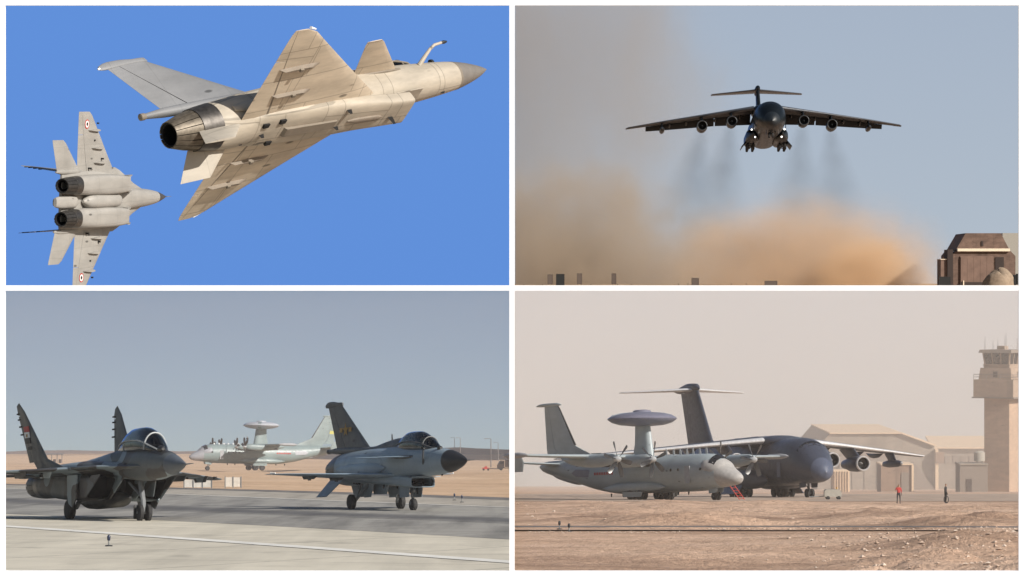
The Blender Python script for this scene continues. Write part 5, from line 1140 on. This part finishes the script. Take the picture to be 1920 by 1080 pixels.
# ------------------------------------------------------------------ stones scattered on the dirt: too many and small to count
random.seed(5)
def stones(name, spots, mat, label):
    mb = MB()
    for x, y, r in spots:
        z = zr(x, y)
        k = [1+random.uniform(-.35, .35) for _ in range(6)]
        vs = [(r*k[0], 0, 0), (-r*k[1], 0, 0), (0, r*k[2], 0), (0, -r*k[3], 0), (r*.3*(k[5]-1), 0, r*.55*k[4]), (0, 0, -r*.5)]
        a = random.uniform(0, 6.28); T = Matrix.Translation((x, y, z+r*.2)) @ Matrix.Rotation(a, 4, 'Z')
        mb.add(vs, [(0, 2, 4), (2, 1, 4), (1, 3, 4), (3, 0, 4), (2, 0, 5), (1, 2, 5), (3, 1, 5), (0, 3, 5)], T)
    o = mb.build(name, mat, None, 0); tag(o, label, kind='stuff'); return o
sp = []
for _ in range(330):
    y = random.gauss(143.5, 2.2); y = y if y > 141 else 141+random.random()*3
    sp.append((random.uniform(.30, .99)**.8*y*.141, y, random.choice((.025, .03, .04, .05, .08))))
for _ in range(1500):
    y = 76+54*random.random()**1.6; f_ = random.betavariate(7, 1.5)
    sp.append((f_*y*.141, y, random.choice((.02, .025, .03, .04, .055, .09))))
for _ in range(260):
    y = random.gauss(135.5, 1.0); y = min(y, 137.2); sp.append((random.uniform(.03, .35)*y*.141, y, random.choice((.02, .03, .04))))
for _ in range(260):
    y = random.uniform(150, 350); sp.append((random.uniform(0.01, 1)*y*.141, y, random.choice((.04, .05, .07, .1))))
stones('stones', sp, sand('stone_rock', (0.40, 0.29, 0.22), (0.55, 0.42, 0.33), (0.74, 0.63, 0.53), 30, .3), 'pale stones and clods strewn over the dirt')

# ------------------------------------------------------------------ dusty air, dust cloud and exhaust smoke
def volmat(name, dens, col, aniso=0.0, absorb=None):
    m = bpy.data.materials.new(name); m.use_nodes = True; nt = m.node_tree; nt.nodes.clear()
    out = nt.nodes.new('ShaderNodeOutputMaterial'); pv = nt.nodes.new('ShaderNodeVolumePrincipled')
    pv.inputs['Color'].default_value = (*col, 1); pv.inputs['Density'].default_value = dens; pv.inputs['Anisotropy'].default_value = aniso
    if absorb: pv.inputs['Absorption Color'].default_value = (*absorb, 1)
    nt.links.new(pv.outputs[0], out.inputs['Volume']); return m, nt, pv
def airbox(name, a, b, mat, label):
    o = MB().box(a, b).build(name, mat, None, 0); tag(o, label, kind='stuff'); return o
m, nt, pv = volmat('thin_dust_haze', 0.00018, (0.92, 0.85, 0.79))
airbox('haze', (0.25, 61.5, -60), (640, 481, -0.35), m, 'thin dusty haze round the parked transports')
m, nt, pv = volmat('beige_dust_haze', 0.0012, (0.92, 0.85, 0.79))
airbox('haze', (0.25, 481.5, -95), (640, 1340, -0.35), m, 'thicker beige haze over the shelters and control tower')
m, nt, pv = volmat('faint_desert_haze', 0.00022, (0.90, 0.86, 0.87))
airbox('haze', (-640, 61.5, -140), (-0.25, 1320, -0.35), m, 'faint haze over the taxiway and the far desert')

def cloud(name, loc, size, mat, label, shear=0.0):
    mb = MB().box((-1, -1, -1), (1, 1, 1)); o = mb.build(name, mat, None, 0)
    o.location = loc; o.scale = size; tag(o, label, kind='stuff'); return o
def dustmat(name, dens, col, seed, scale=2.0, left=False, squash=(1, 1, 1)):
    m, nt, pv = volmat(name, 0, col)
    L = nt.links; tc = nt.nodes.new('ShaderNodeTexCoord')
    ln = nt.nodes.new('ShaderNodeVectorMath'); ln.operation = 'LENGTH'
    if left:                                   # thickest at the left wall of its bay
        mq = nt.nodes.new('ShaderNodeMapping'); mq.inputs['Location'].default_value = (0.5, 0, 0); mq.inputs['Scale'].default_value = (0.5, 1, 1); L.new(tc.outputs['Object'], mq.inputs[0]); L.new(mq.outputs[0], ln.inputs[0])
    else: L.new(tc.outputs['Object'], ln.inputs[0])
    mp = nt.nodes.new('ShaderNodeMapping'); mp.inputs['Location'].default_value = (seed, seed*1.7, seed*.3); mp.inputs['Scale'].default_value = squash; L.new(tc.outputs['Object'], mp.inputs[0])
    nz = tnoise(nt, mp.outputs[0], scale, 8, 0.68)
    # ragged edge: noise pushes the radius
    ad = nt.nodes.new('ShaderNodeMath'); ad.operation = 'MULTIPLY_ADD'; L.new(nz, ad.inputs[0]); ad.inputs[1].default_value = -1.5; L.new(ln.outputs['Value'], ad.inputs[2])
    mr = nt.nodes.new('ShaderNodeMapRange'); mr.interpolation_type = 'SMOOTHSTEP'; L.new(ad.outputs[0], mr.inputs[0])
    for k, v in zip(range(1, 5), (0.20, -0.50, 0.0, 1.0)): mr.inputs[k].default_value = v
    # nothing left at the walls of the box
    cl = nt.nodes.new('ShaderNodeMapRange'); L.new(ln.outputs['Value'], cl.inputs[0])
    for k, v in zip(range(1, 5), (1.0, 0.75, 0.0, 1.0)): cl.inputs[k].default_value = v
    mu = nt.nodes.new('ShaderNodeMath'); mu.operation = 'MULTIPLY'; L.new(mr.outputs[0], mu.inputs[0]); L.new(cl.outputs[0], mu.inputs[1])
    m2 = nt.nodes.new('ShaderNodeMath'); m2.operation = 'MULTIPLY'; L.new(mu.outputs[0], m2.inputs[0]); m2.inputs[1].default_value = dens; L.new(m2.outputs[0], pv.inputs['Density'])
    return m
def cl_at(u, v, y): return (X(u, y), y, Z(v, y))
pxm = 1600/F
cloud('dust_cloud', cl_at(1510, 552, 1600), (330*pxm, 62, 240*pxm), dustmat('orange_dust', 0.043, (0.90, 0.68, 0.47), 3.1, 1.9), 'orange brown dust plume kicked up below the climbing transport')
cloud('dust_cloud', cl_at(1263, 560, 1730), (297*1730/F, 90, 300*1730/F), dustmat('grey_brown_dust', 0.045, (0.60, 0.50, 0.39), 7.7, 1.7, True), 'grey brown dust bank along the ground left of the orange plume')
cloud('dust_cloud', cl_at(1206, 150, 1900), (240*1900/F, 90, 520*1900/F), dustmat('thin_brown_dust', 0.0105, (0.56, 0.49, 0.41), 12.3, 1.5, True), 'thin brown dust drifting high at the left of the hazy sky')
cloud('dust_cloud', cl_at(1625, 548, 1560), (150*1560/F, 40, 130*1560/F), dustmat('bright_orange_dust', 0.055, (0.92, 0.66, 0.42), 21.7, 1.8), 'ragged low orange dust at the right foot of the plume')

def trail(name, p0, p1, r0, r1, label, seed):
    p0 = Vector(p0); p1 = Vector(p1); d = p1-p0; L_ = d.length
    mb = MB().box((0, -1, -1), (1, 1, 1)); o = mb.build(name, M_smoke(seed), None, 0)
    rot = d.to_track_quat('X', 'Z').to_matrix().to_4x4()
    o.matrix_world = Matrix.Translation(p0) @ rot @ Matrix.Diagonal((L_, r1, r1, 1)); tag(o, label, None, 'exhaust trails', 'stuff'); return o
def M_smoke(seed):
    m, nt, pv = volmat('exhaust_smoke', 0, (0.10, 0.10, 0.095)); L = nt.links
    tc = nt.nodes.new('ShaderNodeTexCoord'); sx = nt.nodes.new('ShaderNodeSeparateXYZ'); L.new(tc.outputs['Object'], sx.inputs[0])
    def mth(op, a, b):
        n = nt.nodes.new('ShaderNodeMath'); n.operation = op
        for i, q in enumerate((a, b)):
            if hasattr(q, 'links'): L.new(q, n.inputs[i])
            else: n.inputs[i].default_value = q
        return n.outputs[0]
    rr = mth('SQRT', mth('ADD', mth('MULTIPLY', sx.outputs[1], sx.outputs[1]), mth('MULTIPLY', sx.outputs[2], sx.outputs[2])), 0)
    wid = mth('ADD', mth('MULTIPLY', sx.outputs[0], .78), .16)
    mp = nt.nodes.new('ShaderNodeMapping'); mp.inputs['Location'].default_value = (seed, seed, seed); mp.inputs['Scale'].default_value = (3, .8, .8); L.new(tc.outputs['Object'], mp.inputs[0])
    nz = tnoise(nt, mp.outputs[0], 2.0, 3)
    q = mth('SUBTRACT', 1.0, mth('DIVIDE', rr, wid)); q = mth('MAXIMUM', q, 0.0)
    fade = mth('MAXIMUM', mth('SUBTRACT', 1.0, sx.outputs[0]), 0.0)
    dn = mth('MULTIPLY', mth('MULTIPLY', q, fade), mth('MULTIPLY', mth('ADD', nz, -.12), .12))
    L.new(mth('MAXIMUM', dn, 0.0), pv.inputs['Density']); return m
YM = pose([(45.444, 635.104, 30.812), (-0.0076, -0.9954, 0.0957), (-0.0093, 0.0957, 0.9954)])
for i, (y_, du, lb) in enumerate(((-11.6, -45, 'thin dark smoke trail below the outer engine nearest the picture centre'), (-6.4, -38, 'thin dark smoke trail below the inner engine left of the fuselage'), (6.4, -20, 'thin dark smoke trail below the inner engine right of the fuselage'), (11.6, 25, 'thin dark smoke trail below the outer engine nearest the hangar'))):
    sle = 15.4 if abs(y_) < 8 else 17.8
    p0 = YM @ Vector((-sle-3.0, y_, -.2 if abs(y_) < 8 else -.5)); u0 = 960+F*p0.x/p0.y
    trail('exhaust_trail', p0, cl_at(u0+du*.8, 430, 700), .5, 8.5, lb, i*3.3)
